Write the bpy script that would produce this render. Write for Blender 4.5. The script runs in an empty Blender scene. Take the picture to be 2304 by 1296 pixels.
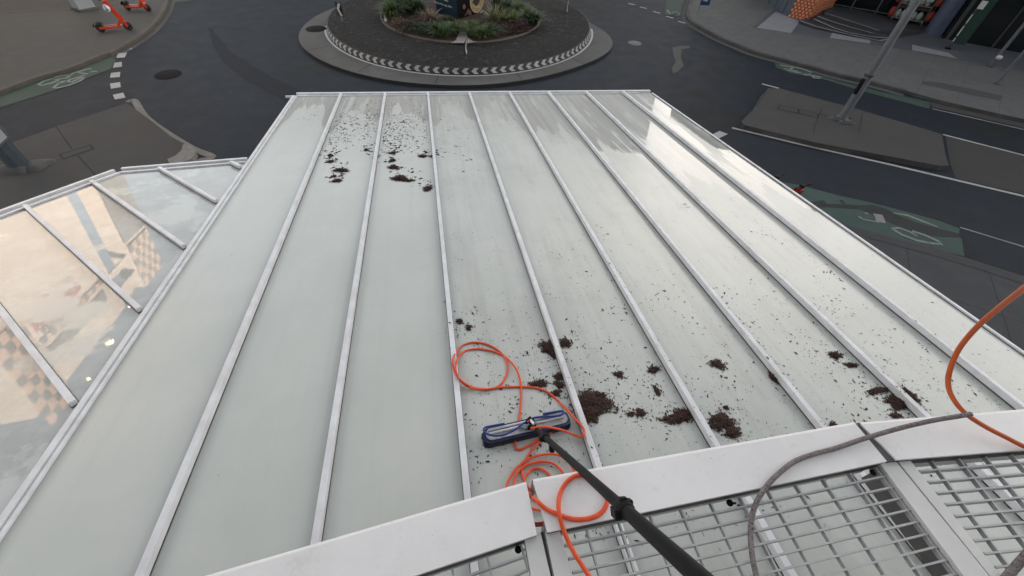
import bpy, bmesh, math, random
from mathutils import Vector, Matrix, Euler
R = math.radians
sc = bpy.context.scene
COL = sc.collection
random.seed(7)

# ------------------------------------------------------------------ camera
CAM = Vector((0, 0, 6.5))
F_PX, PITCH, ROLL = 960.0, R(47.8), R(3.44)
_f = Vector((0, math.cos(PITCH), -math.sin(PITCH)))
_u = Vector((0, math.sin(PITCH), math.cos(PITCH)))
_x = Vector((1, 0, 0))
_r = _x * math.cos(ROLL) + _u * math.sin(ROLL)
_up = -_x * math.sin(ROLL) + _u * math.cos(ROLL)
cd = bpy.data.cameras.new('camera')
cam = bpy.data.objects.new('camera', cd)
COL.objects.link(cam)
cd.sensor_width = 36.0
cd.lens = 36.0 * F_PX / 2304.0
cd.clip_start = 0.05
cd.clip_end = 2000
cam.matrix_world = Matrix(((_r.x, _up.x, -_f.x, CAM.x), (_r.y, _up.y, -_f.y, CAM.y), (_r.z, _up.z, -_f.z, CAM.z), (0, 0, 0, 1)))
sc.camera = cam

# ------------------------------------------------------------------ world, sun, exposure
SUN_EL, SUN_AZ = 11.0, 118.0          # azimuth from +Y towards +X
w = bpy.data.worlds.new('World')
sc.world = w
w.use_nodes = True
nt = w.node_tree
sky = nt.nodes.new('ShaderNodeTexSky')
sky.sky_type = 'NISHITA'
sky.sun_disc = False
sky.sun_elevation = R(SUN_EL)
sky.sun_rotation = R(SUN_AZ)
sky.dust_density = 2.0
sky.air_density = 1.0
hs = nt.nodes.new('ShaderNodeHueSaturation')
hs.inputs['Saturation'].default_value = 0.23
nt.links.new(sky.outputs[0], hs.inputs['Color'])
bg = nt.nodes['Background']
bg.inputs[1].default_value = 0.13
# thin bright cloud, warm white, low in the sky ahead and to the right
_g = nt.nodes.new('ShaderNodeTexCoord')
_dot = nt.nodes.new('ShaderNodeVectorMath'); _dot.operation = 'DOT_PRODUCT'
_az, _el = R(42), R(20)
_dot.inputs[1].default_value = (math.sin(_az) * math.cos(_el), math.cos(_az) * math.cos(_el), math.sin(_el))
nt.links.new(_g.outputs['Generated'], _dot.inputs[0])
_mr = nt.nodes.new('ShaderNodeMapRange'); _mr.interpolation_type = 'SMOOTHSTEP'
_mr.inputs[1].default_value = 0.68; _mr.inputs[2].default_value = 0.98
nt.links.new(_dot.outputs['Value'], _mr.inputs[0])
_cn = nt.nodes.new('ShaderNodeTexNoise'); _cn.inputs['Scale'].default_value = 2.2; _cn.inputs['Detail'].default_value = 5
nt.links.new(_g.outputs['Generated'], _cn.inputs['Vector'])
_cr = nt.nodes.new('ShaderNodeMapRange'); _cr.inputs[1].default_value = 0.3; _cr.inputs[2].default_value = 0.62
_cr.inputs[3].default_value = 0.45
nt.links.new(_cn.outputs[0], _cr.inputs[0])
_mu = nt.nodes.new('ShaderNodeMath'); _mu.operation = 'MULTIPLY'
_sz = nt.nodes.new('ShaderNodeSeparateXYZ'); nt.links.new(_g.outputs['Generated'], _sz.inputs[0])
_mz = nt.nodes.new('ShaderNodeMapRange'); _mz.interpolation_type = 'SMOOTHSTEP'
_mz.inputs[1].default_value = 0.42; _mz.inputs[2].default_value = 0.66; _mz.inputs[3].default_value = 1.0; _mz.inputs[4].default_value = 0.0
nt.links.new(_sz.outputs[2], _mz.inputs[0])
_m2 = nt.nodes.new('ShaderNodeMath'); _m2.operation = 'MULTIPLY'
nt.links.new(_mr.outputs[0], _m2.inputs[0]); nt.links.new(_mz.outputs[0], _m2.inputs[1])
nt.links.new(_m2.outputs[0], _mu.inputs[0]); nt.links.new(_cr.outputs[0], _mu.inputs[1])
_mx = nt.nodes.new('ShaderNodeMix'); _mx.data_type = 'RGBA'
nt.links.new(_mu.outputs[0], _mx.inputs[0]); nt.links.new(hs.outputs[0], _mx.inputs[6])
_mx.inputs[7].default_value = (7.6, 7.1, 6.5, 1)
# brightest part of the cloud
_d2 = nt.nodes.new('ShaderNodeVectorMath'); _d2.operation = 'DOT_PRODUCT'
_az, _el = R(30), R(16)
_d2.inputs[1].default_value = (math.sin(_az) * math.cos(_el), math.cos(_az) * math.cos(_el), math.sin(_el))
nt.links.new(_g.outputs['Generated'], _d2.inputs[0])
_m3 = nt.nodes.new('ShaderNodeMapRange'); _m3.interpolation_type = 'SMOOTHSTEP'
_m3.inputs[1].default_value = 0.955; _m3.inputs[2].default_value = 1.0
nt.links.new(_d2.outputs['Value'], _m3.inputs[0])
_mx2 = nt.nodes.new('ShaderNodeMix'); _mx2.data_type = 'RGBA'
nt.links.new(_m3.outputs[0], _mx2.inputs[0]); nt.links.new(_mx.outputs[2], _mx2.inputs[6])
_mx2.inputs[7].default_value = (7.8, 7.3, 6.7, 1)
nt.links.new(_mx2.outputs[2], bg.inputs[0])
sd = bpy.data.lights.new('sun', 'SUN')
sd.energy = 4.0
sd.angle = R(0.5)
sd.color = (1.0, 0.80, 0.63)
sun = bpy.data.objects.new('sun', sd)
COL.objects.link(sun)
_sd = Vector((math.sin(R(SUN_AZ)) * math.cos(R(SUN_EL)), math.cos(R(SUN_AZ)) * math.cos(R(SUN_EL)), math.sin(R(SUN_EL))))
sun.rotation_euler = _sd.to_track_quat('Z', 'Y').to_euler()
vs = sc.view_settings
vs.view_transform = 'Standard'
vs.look = 'None'
vs.gamma = 1.0
vs.exposure = 1.78
sc.cycles.max_bounces = 6

# ------------------------------------------------------------------ helpers: projection
def ray(px, py):
    return _r * ((px - 1152) / F_PX) - _up * ((py - 648) / F_PX) + _f

def at(px, py, z=0.0):
    d = ray(px, py)
    return CAM + d * ((z - CAM.z) / d.z)

def atd(px, py, dist):
    return CAM + ray(px, py).normalized() * dist

def pix(P):
    q = Vector(P) - CAM
    return (1152 + F_PX * q.dot(_r) / q.dot(_f), 648 - F_PX * q.dot(_up) / q.dot(_f))

def height_at(P, py, lo=-1, hi=6.4):
    "height on the vertical through P that shows at image row py"
    for _ in range(40):
        m = (lo + hi) / 2
        if pix((P.x, P.y, m))[1] > py: lo = m
        else: hi = m
    return (lo + hi) / 2

def zs(pts, sx, ox, oy):
    return [(ox + x / sx, oy + y / sx) for x, y in pts]

def gpoly(pts, z):
    return [at(x, y, z).xy for x, y in pts]

# canopy plane frame: X across, Y away and down the slope, Z up
_w = Vector((0.0836713, 0.01767544, -0.00208962))
_e, _a = -0.13469943, -0.21842598
_d = Vector((math.cos(_e) * math.sin(_a), math.cos(_e) * math.cos(_a), math.sin(_e)))
PANEL = 0.7357
CO = CAM + Vector((-0.36480757, 0.8454622, -0.39001168)) * 8.6
CZ = _w.normalized().cross(_d).normalized()
CX = _d.cross(CZ).normalized()
MC = Matrix(((CX.x, _d.x, CZ.x, CO.x), (CX.y, _d.y, CZ.y, CO.y), (CX.z, _d.z, CZ.z, CO.z), (0, 0, 0, 1)))

def cl(px, py, h=0.0):
    "pixel -> local (x, y) on the canopy plane lifted by h"
    d = ray(px, py)
    t = (CO + CZ * h - CAM).dot(CZ) / d.dot(CZ)
    P = CAM + d * t - CO
    return (P.dot(CX), P.dot(_d))

def cw(x, y, h=0.0):
    return CO + CX * x + _d * y + CZ * h

# ------------------------------------------------------------------ helpers: materials
MATS = {}
def _n(t, typ, **kw):
    n = t.nodes.new(typ)
    for k, v in kw.items(): setattr(n, k, v)
    return n

def pm(name, c1, c2=None, scale=8.0, rough=0.7, metal=0.0, bump=0.0, bscale=None, detail=6.0, spec=0.5, ior=1.5, r2=None, big=None):
    "procedural material: noise between two colours, optional bump; big = (scale, colour) adds large stains"
    if name in MATS: return MATS[name]
    m = bpy.data.materials.new(name)
    m.use_nodes = True
    t = m.node_tree
    b = t.nodes['Principled BSDF']
    tc = _n(t, 'ShaderNodeTexCoord')
    no = _n(t, 'ShaderNodeTexNoise')
    no.inputs['Scale'].default_value = scale
    no.inputs['Detail'].default_value = detail
    no.inputs['Roughness'].default_value = 0.65
    t.links.new(tc.outputs['Object'], no.inputs['Vector'])
    cr = _n(t, 'ShaderNodeValToRGB')
    c2 = c2 or tuple(x * 0.8 for x in c1)
    cr.color_ramp.elements[0].position = 0.3
    cr.color_ramp.elements[1].position = 0.7
    cr.color_ramp.elements[0].color = (*c2, 1)
    cr.color_ramp.elements[1].color = (*c1, 1)
    t.links.new(no.outputs[0], cr.inputs[0])
    out = cr.outputs[0]
    if big:
        n2 = _n(t, 'ShaderNodeTexNoise')
        n2.inputs['Scale'].default_value = big[0]
        n2.inputs['Detail'].default_value = 5
        t.links.new(tc.outputs['Object'], n2.inputs['Vector'])
        r = _n(t, 'ShaderNodeValToRGB')
        r.color_ramp.elements[0].position = 0.42
        r.color_ramp.elements[1].position = 0.68
        t.links.new(n2.outputs[0], r.inputs[0])
        mx = _n(t, 'ShaderNodeMix', data_type='RGBA')
        t.links.new(r.outputs[0], mx.inputs[0])
        t.links.new(out, mx.inputs[6])
        mx.inputs[7].default_value = (*big[1], 1)
        out = mx.outputs[2]
    t.links.new(out, b.inputs['Base Color'])
    b.inputs['Roughness'].default_value = rough
    if r2 is not None:
        mr = _n(t, 'ShaderNodeMapRange')
        mr.inputs[1].default_value = 0.3; mr.inputs[2].default_value = 0.7
        mr.inputs[3].default_value = rough; mr.inputs[4].default_value = r2
        t.links.new(no.outputs[0], mr.inputs[0])
        t.links.new(mr.outputs[0], b.inputs['Roughness'])
    b.inputs['Metallic'].default_value = metal
    b.inputs['IOR'].default_value = ior
    b.inputs['Specular IOR Level'].default_value = spec
    if bump:
        n3 = _n(t, 'ShaderNodeTexNoise')
        n3.inputs['Scale'].default_value = bscale or scale * 6
        n3.inputs['Detail'].default_value = 4
        t.links.new(tc.outputs['Object'], n3.inputs['Vector'])
        bp = _n(t, 'ShaderNodeBump')
        bp.inputs['Strength'].default_value = bump
        bp.inputs['Distance'].default_value = 0.01
        t.links.new(n3.outputs[0], bp.inputs['Height'])
        t.links.new(bp.outputs[0], b.inputs['Normal'])
    MATS[name] = m
    return m

def math_n(t, op, a, b=None, c=None, clamp=False):
    n = _n(t, 'ShaderNodeMath', operation=op)
    n.use_clamp = clamp
    for i, v in enumerate((a, b, c)):
        if v is None: continue
        if isinstance(v, (int, float)): n.inputs[i].default_value = v
        else: t.links.new(v, n.inputs[i])
    return n.outputs[0]

def noise_n(t, vec, scale, detail=4, rough=0.6):
    n = _n(t, 'ShaderNodeTexNoise')
    n.inputs['Scale'].default_value = scale
    n.inputs['Detail'].default_value = detail
    n.inputs['Roughness'].default_value = rough
    t.links.new(vec, n.inputs['Vector'])
    return n.outputs[0]

def xyz(t, x, y, z=0.0):
    n = _n(t, 'ShaderNodeCombineXYZ')
    for i, v in enumerate((x, y, z)):
        if isinstance(v, (int, float)): n.inputs[i].default_value = v
        else: t.links.new(v, n.inputs[i])
    return n.outputs[0]

def smooth(t, v, lo, hi, a=0.0, b=1.0):
    n = _n(t, 'ShaderNodeMapRange', interpolation_type='SMOOTHSTEP')
    t.links.new(v, n.inputs[0])
    n.inputs[1].default_value = lo; n.inputs[2].default_value = hi
    n.inputs[3].default_value = a; n.inputs[4].default_value = b
    return n.outputs[0]

def mixc(t, fac, a, b):
    n = _n(t, 'ShaderNodeMix', data_type='RGBA')
    if isinstance(fac, (int, float)): n.inputs[0].default_value = fac
    else: t.links.new(fac, n.inputs[0])
    for i, v in ((6, a), (7, b)):
        if isinstance(v, tuple): n.inputs[i].default_value = (*v, 1)
        else: t.links.new(v, n.inputs[i])
    return n.outputs[2]

def asphalt_mat():
    m = bpy.data.materials.new('asphalt'); m.use_nodes = True
    t = m.node_tree; b = t.nodes['Principled BSDF']
    g = _n(t, 'ShaderNodeNewGeometry').outputs['Position']
    fine = noise_n(t, g, 60, 3)
    mid = noise_n(t, g, 1.6, 5)
    big = noise_n(t, g, 0.22, 4)
    sp = _n(t, 'ShaderNodeSeparateXYZ'); t.links.new(g, sp.inputs[0])
    dx = math_n(t, 'ADD', sp.outputs[0], 3.05); dy = math_n(t, 'ADD', sp.outputs[1], -21.7)
    rad = math_n(t, 'SQRT', math_n(t, 'ADD', math_n(t, 'MULTIPLY', dx, dx), math_n(t, 'MULTIPLY', dy, dy)))
    rad = math_n(t, 'ADD', rad, math_n(t, 'MULTIPLY', big, 1.2))
    band = math_n(t, 'ABSOLUTE', math_n(t, 'SUBTRACT', math_n(t, 'FRACT', math_n(t, 'MULTIPLY', rad, 0.55)), 0.5))
    wear = smooth(t, band, 0.12, 0.42)
    base = mixc(t, smooth(t, mid, 0.1, 0.9), (0.0082, 0.0112, 0.0173), (0.0105, 0.0142, 0.0218))
    base = mixc(t, math_n(t, 'MULTIPLY', wear, 0.55), base, (0.0101, 0.0146, 0.0232))
    base = mixc(t, smooth(t, big, 0.5, 0.66), base, (0.0109, 0.0114, 0.0122))
    spk = mixc(t, smooth(t, fine, 0.55, 0.75), base, (0.0275, 0.0297, 0.0319))
    t.links.new(spk, b.inputs['Base Color'])
    t.links.new(smooth(t, mid, 0.2, 0.8, 0.62, 0.72), b.inputs['Roughness'])
    b.inputs['Specular IOR Level'].default_value = 0.27
    b.inputs['Specular Tint'].default_value = (0.82, 0.93, 1.0, 1)
    bp = _n(t, 'ShaderNodeBump'); bp.inputs['Strength'].default_value = 0.5; bp.inputs['Distance'].default_value = 0.01
    t.links.new(fine, bp.inputs['Height']); t.links.new(bp.outputs[0], b.inputs['Normal'])
    return m

def paving_mat(name, c1, c2, rot, sx, sy, joint=(0.04, 0.04, 0.04), stain=(0.06, 0.055, 0.05)):
    "concrete with saw-cut joints in a grid turned by rot"
    m = bpy.data.materials.new(name); m.use_nodes = True
    t = m.node_tree; b = t.nodes['Principled BSDF']
    g = _n(t, 'ShaderNodeNewGeometry').outputs['Position']
    mp = _n(t, 'ShaderNodeMapping'); t.links.new(g, mp.inputs[0]); mp.inputs['Rotation'].default_value = (0, 0, rot)
    sp = _n(t, 'ShaderNodeSeparateXYZ'); t.links.new(mp.outputs[0], sp.inputs[0])
    def line(v, s):
        f = math_n(t, 'FRACT', math_n(t, 'MULTIPLY', v, 1.0 / s))
        e = math_n(t, 'MINIMUM', f, math_n(t, 'SUBTRACT', 1.0, f))
        return math_n(t, 'LESS_THAN', math_n(t, 'MULTIPLY', e, s), 0.012)
    j = math_n(t, 'MAXIMUM', line(sp.outputs[0], sx), line(sp.outputs[1], sy))
    slab = _n(t, 'ShaderNodeTexWhiteNoise', noise_dimensions='2D')
    t.links.new(xyz(t, math_n(t, 'FLOOR', math_n(t, 'MULTIPLY', sp.outputs[0], 1 / sx)), math_n(t, 'FLOOR', math_n(t, 'MULTIPLY', sp.outputs[1], 1 / sy))), slab.inputs['Vector'])
    n1 = noise_n(t, g, 2.5, 6); n2 = noise_n(t, g, 0.35, 5); n3 = noise_n(t, g, 45, 3)
    c = mixc(t, smooth(t, n1, 0.3, 0.7), c2, c1)
    c = mixc(t, math_n(t, 'MULTIPLY', slab.outputs[0], 0.3), c, tuple(x * 0.8 for x in c1))
    c = mixc(t, math_n(t, 'MULTIPLY', smooth(t, n2, 0.48, 0.7), 0.7), c, stain)
    c = mixc(t, math_n(t, 'MULTIPLY', smooth(t, n3, 0.6, 0.8), 0.4), c, tuple(x * 1.5 for x in c1))
    c = mixc(t, math_n(t, 'MULTIPLY', j, 0.8), c, joint)
    t.links.new(c, b.inputs['Base Color']); b.inputs['Roughness'].default_value = 0.8
    bp = _n(t, 'ShaderNodeBump'); bp.inputs['Strength'].default_value = 0.35; bp.inputs['Distance'].default_value = 0.01
    t.links.new(n3, bp.inputs['Height']); t.links.new(bp.outputs[0], b.inputs['Normal'])
    return m

def paint_mat(name, c, under=(0.04, 0.042, 0.047), worn=0.45):
    "road paint worn through in patches"
    m = bpy.data.materials.new(name); m.use_nodes = True
    t = m.node_tree; b = t.nodes['Principled BSDF']
    g = _n(t, 'ShaderNodeNewGeometry').outputs['Position']
    n1 = noise_n(t, g, 22, 6, 0.75); n2 = noise_n(t, g, 1.4, 4)
    w_ = math_n(t, 'ADD', math_n(t, 'MULTIPLY', n1, 0.6), math_n(t, 'MULTIPLY', n2, 0.4))
    f = smooth(t, w_, worn - 0.07, worn + 0.05)
    cc = mixc(t, smooth(t, n2, 0.3, 0.7), tuple(x * 0.8 for x in c), c)
    t.links.new(mixc(t, f, under, cc), b.inputs['Base Color'])
    b.inputs['Roughness'].default_value = 0.75
    return m

def glass_mat(name, wetmode):
    m = bpy.data.materials.new(name); m.use_nodes = True
    t = m.node_tree; b = t.nodes['Principled BSDF']
    tc = _n(t, 'ShaderNodeTexCoord').outputs['Object']
    sp = _n(t, 'ShaderNodeSeparateXYZ'); t.links.new(tc, sp.inputs[0])
    x, y = sp.outputs[0], sp.outputs[1]
    v = math_n(t, 'MULTIPLY', y, -1.0)
    cloud = noise_n(t, tc, 1.3, 5)
    if wetmode == 'front':
        fr0 = math_n(t, 'FRACT', math_n(t, 'MULTIPLY', x, 1.0 / PANEL))
        ed0 = math_n(t, 'MINIMUM', fr0, math_n(t, 'SUBTRACT', 1.0, fr0))
        n1 = noise_n(t, xyz(t, math_n(t, 'MULTIPLY', x, 2.6), math_n(t, 'MULTIPLY', y, 0.4)), 1.0, 4, 0.55)
        n1b = noise_n(t, xyz(t, math_n(t, 'MULTIPLY', x, 8.0), math_n(t, 'MULTIPLY', y, 0.55)), 1.0, 5, 0.6)
        right = math_n(t, 'MULTIPLY', math_n(t, 'MAXIMUM', math_n(t, 'SUBTRACT', x, 2.3), 0.0), 1.1)
        lim = math_n(t, 'ADD', math_n(t, 'ADD', right, 1.05), math_n(t, 'MULTIPLY', math_n(t, 'SUBTRACT', n1, 0.5), 2.6))
        lim = math_n(t, 'ADD', lim, math_n(t, 'MULTIPLY', math_n(t, 'SUBTRACT', n1b, 0.5), 1.6))
        lim = math_n(t, 'ADD', lim, smooth(t, ed0, 0.05, 0.32, 0.45, -0.35))
        wet = smooth(t, math_n(t, 'SUBTRACT', lim, v), -0.04, 0.09)
        # drier islands and run-off streaks inside the film
        st = smooth(t, n1b, 0.53, 0.60)
        wet = math_n(t, 'MULTIPLY', wet, math_n(t, 'SUBTRACT', 1.0, math_n(t, 'MULTIPLY', st, 0.75)))
        streak = noise_n(t, xyz(t, math_n(t, 'MULTIPLY', x, 9.0), math_n(t, 'MULTIPLY', y, 0.22)), 1.0, 5, 0.7)
    else:
        n1 = noise_n(t, tc, 1.1, 6, 0.62)
        wet = smooth(t, n1, 0.40, 0.46)
        streak = noise_n(t, tc, 3.0, 5, 0.7)
    dirt = noise_n(t, tc, 30, 4, 0.7)
    dry_c = mixc(t, smooth(t, cloud, 0.3, 0.7), (0.470, 0.497, 0.468), (0.512, 0.535, 0.506))
    wipe = noise_n(t, xyz(t, math_n(t, 'MULTIPLY', x, 1.6), math_n(t, 'MULTIPLY', y, 0.55)), 1.0, 6, 0.7)
    dry_c = mixc(t, smooth(t, wipe, 0.45, 0.72, 0.0, 0.22), dry_c, (0.40, 0.425, 0.40))
    dry_c = mixc(t, math_n(t, 'MULTIPLY', smooth(t, streak, 0.5, 0.75), 0.2), dry_c, (0.38, 0.40, 0.38))
    # grime beside the glazing bars
    if wetmode == 'front':
        fr = math_n(t, 'FRACT', math_n(t, 'ADD', math_n(t, 'MULTIPLY', x, 1.0 / PANEL), 0.0))
        ed = math_n(t, 'MINIMUM', fr, math_n(t, 'SUBTRACT', 1.0, fr))
        ed = math_n(t, 'ADD', ed, math_n(t, 'MULTIPLY', math_n(t, 'SUBTRACT', streak, 0.5), 0.12))
        dry_c = mixc(t, smooth(t, ed, 0.13, 0.03, 0.0, 0.5), dry_c, (0.31, 0.325, 0.31))
        sm1 = noise_n(t, xyz(t, math_n(t, 'MULTIPLY', x, 6.5), math_n(t, 'MULTIPLY', y, 0.45)), 1.0, 7, 0.75)
        sm2 = noise_n(t, xyz(t, math_n(t, 'MULTIPLY', x, 1.5), math_n(t, 'MULTIPLY', y, 1.1)), 1.0, 6, 0.7)
        zone = math_n(t, 'MULTIPLY', smooth(t, x, 1.46, 1.50), smooth(t, x, 3.0, 5.6, 1.0, 0.45))
        sm = math_n(t, 'MULTIPLY', math_n(t, 'ADD', smooth(t, sm1, 0.42, 0.68, 0.0, 0.5), smooth(t, sm2, 0.45, 0.7, 0.0, 0.5)), zone)
        dry_c = mixc(t, math_n(t, 'MULTIPLY', sm, 0.62), dry_c, (0.33, 0.33, 0.305))
    wet_c = mixc(t, smooth(t, streak, 0.35, 0.7), (0.355, 0.365, 0.345), (0.44, 0.45, 0.43))
    c = mixc(t, wet, dry_c, wet_c)
    c = mixc(t, math_n(t, 'MULTIPLY', smooth(t, dirt, 0.66, 0.8), 0.35), c, (0.25, 0.26, 0.24))
    t.links.new(c, b.inputs['Base Color'])
    rr = math_n(t, 'ADD', math_n(t, 'MULTIPLY', math_n(t, 'SUBTRACT', 1.0, wet), 0.17 if wetmode == 'front' else 0.14), 0.018)
    if wetmode == 'front': rr = math_n(t, 'ADD', rr, math_n(t, 'MULTIPLY', math_n(t, 'MULTIPLY', math_n(t, 'SUBTRACT', 1.0, wet), cloud), 0.12))
    t.links.new(rr, b.inputs['Roughness'])
    b.inputs['IOR'].default_value = 1.72 if wetmode == 'front' else 1.66
    bp = _n(t, 'ShaderNodeBump'); bp.inputs['Distance'].default_value = 0.01
    bp.inputs['Strength'].default_value = 0.045 if wetmode == 'front' else 0.014
    hn = noise_n(t, tc, 5.0, 3)
    t.links.new(hn, bp.inputs['Height']); t.links.new(bp.outputs[0], b.inputs['Normal'])
    return m

M_road = asphalt_mat()
M_conc = pm('apron_concrete', (0.0956, 0.0956, 0.0923), (0.0713, 0.0713, 0.0689), 3.0, 0.8, bump=0.25, bscale=60, big=(0.5, (0.0607, 0.0583, 0.0551)))
M_kerb = pm('kerb_concrete', (0.0915, 0.0883, 0.0838), (0.0598, 0.0574, 0.0543), 5.0, 0.8, bump=0.3, bscale=50, big=(0.9, (0.0422, 0.0405, 0.0388)))
M_kerbw = pm('tan_kerb', (0.0898, 0.0760, 0.0619), (0.0528, 0.0456, 0.0399), 3.0, 0.75, bump=0.3, bscale=50)  # brownish tan concrete, warmer than the other kerbs
M_pathL = paving_mat('left_paving', (0.0586, 0.0578, 0.0553), (0.0480, 0.0469, 0.0449), R(-28), 3.2, 3.6, joint=(0.0436, 0.0418, 0.0391))
M_pathR = paving_mat('right_paving', (0.1018, 0.1038, 0.1009), (0.0795, 0.0825, 0.0825), R(38), 1.25, 4.2, joint=(0.0582, 0.0582, 0.0582), stain=(0.0825, 0.0825, 0.0825))
M_pathN = paving_mat('near_paving', (0.0488, 0.0510, 0.0570), (0.0375, 0.0398, 0.0450), R(26), 1.6, 2.4, joint=(0.0112, 0.0112, 0.0128), stain=(0.0375, 0.0375, 0.0413))
M_isl = pm('island_concrete', (0.0531, 0.0519, 0.0498), (0.0432, 0.0419, 0.0403), 2.0, 0.85, bump=0.3, bscale=60, big=(0.6, (0.0456, 0.0415, 0.0390)))
M_white = paint_mat('white_road_paint', (0.3780, 0.3780, 0.3780), worn=0.38)
M_whited = paint_mat('dull_white_paint', (0.24, 0.24, 0.24), worn=0.42)
M_green = paint_mat('green_lane_surface', (0.0306, 0.0596, 0.0446), worn=0.34)
M_greenw = paint_mat('worn_green_surface', (0.0360, 0.0718, 0.0598), worn=0.36)
M_sym = paint_mat('faded_symbol_paint', (0.2040, 0.2380, 0.2125), under=(0.0510, 0.0765, 0.0595), worn=0.42)
M_tar = pm('tar', (0.0085, 0.0110, 0.0155), (0.0105, 0.0140, 0.0200), 2, 0.75, spec=0.25, bump=0.4, bscale=60)
M_patch = pm('asphalt_patch', (0.0132, 0.0156, 0.0192), (0.0108, 0.0126, 0.0162), 4, 0.75, bump=0.4, bscale=60)
M_brownroad = pm('brown_asphalt', (0.0390, 0.0375, 0.0360), (0.0323, 0.0315, 0.0307), 2, 0.85, bump=0.4, bscale=60)
M_cement = pm('cement_stain', (0.0880, 0.0840, 0.0784), (0.0560, 0.0544, 0.0528), 6, 0.85)
M_joint = pm('dark_joint', (0.02, 0.02, 0.02), None, 5, 0.9)
M_alu = pm('white_aluminium', (0.74, 0.755, 0.79), (0.66, 0.67, 0.70), 9, 0.36, bump=0.02, big=(7, (0.60, 0.605, 0.62)))
def cap_mat():
    m = bpy.data.materials.new('white_powder_coat'); m.use_nodes = True
    t = m.node_tree; b = t.nodes['Principled BSDF']
    tc = _n(t, 'ShaderNodeNewGeometry').outputs['Position']
    n1 = noise_n(t, tc, 2.5, 6, 0.7); n2 = noise_n(t, tc, 11, 6, 0.75); n3 = noise_n(t, tc, 140, 2, 0.5); n4 = noise_n(t, tc, 3.2, 3)
    c = mixc(t, smooth(t, n1, 0.35, 0.7), (0.7850, 0.7800, 0.7850), (0.7150, 0.7080, 0.7120))
    c = mixc(t, smooth(t, n2, 0.56, 0.75, 0.0, 0.45), c, (0.55, 0.53, 0.52))
    sp = math_n(t, 'MULTIPLY', smooth(t, n3, 0.68, 0.74), smooth(t, n4, 0.5, 0.62))
    c = mixc(t, math_n(t, 'MULTIPLY', sp, 0.75), c, (0.22, 0.20, 0.19))
    t.links.new(c, b.inputs['Base Color'])
    t.links.new(smooth(t, n2, 0.3, 0.7, 0.26, 0.5), b.inputs['Roughness'])
    bp = _n(t, 'ShaderNodeBump'); bp.inputs['Strength'].default_value = 0.12; bp.inputs['Distance'].default_value = 0.01
    t.links.new(n1, bp.inputs['Height']); t.links.new(bp.outputs[0], b.inputs['Normal'])
    return m
M_cap = cap_mat()
M_gal = pm('galvanised_steel', (0.4592, 0.4633, 0.4715), (0.3280, 0.3321, 0.3403), 14, 0.42, metal=0.15)
M_plate = pm('weathered_plate', (0.70, 0.70, 0.69), (0.60, 0.60, 0.59), 5, 0.45, big=(2.0, (0.50, 0.50, 0.49)))
M_dark = pm('dark_gasket', (0.05, 0.05, 0.052), None, 8, 0.7)
M_black = pm('black_plastic', (0.006, 0.006, 0.007), (0.010, 0.010, 0.011), 10, 0.5, spec=0.15)
M_carbon = pm('carbon_pole', (0.007, 0.007, 0.008), (0.011, 0.011, 0.012), 60, 0.5, spec=0.14)
M_orange = pm('orange_hose', (0.8300, 0.0945, 0.0225), (0.6300, 0.0765, 0.0180), 20, 0.38)
M_orange2 = pm('deep_orange_hose', (0.5580, 0.1080, 0.0162), (0.4950, 0.0900, 0.0135), 20, 0.45)
M_litter = pm('rotten_leaf', (0.085, 0.032, 0.019), (0.014, 0.008, 0.006), 95, 0.8)
M_flake = pm('dark_leaf_flake', (0.052, 0.029, 0.019), (0.016, 0.011, 0.009), 40, 0.8)

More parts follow.
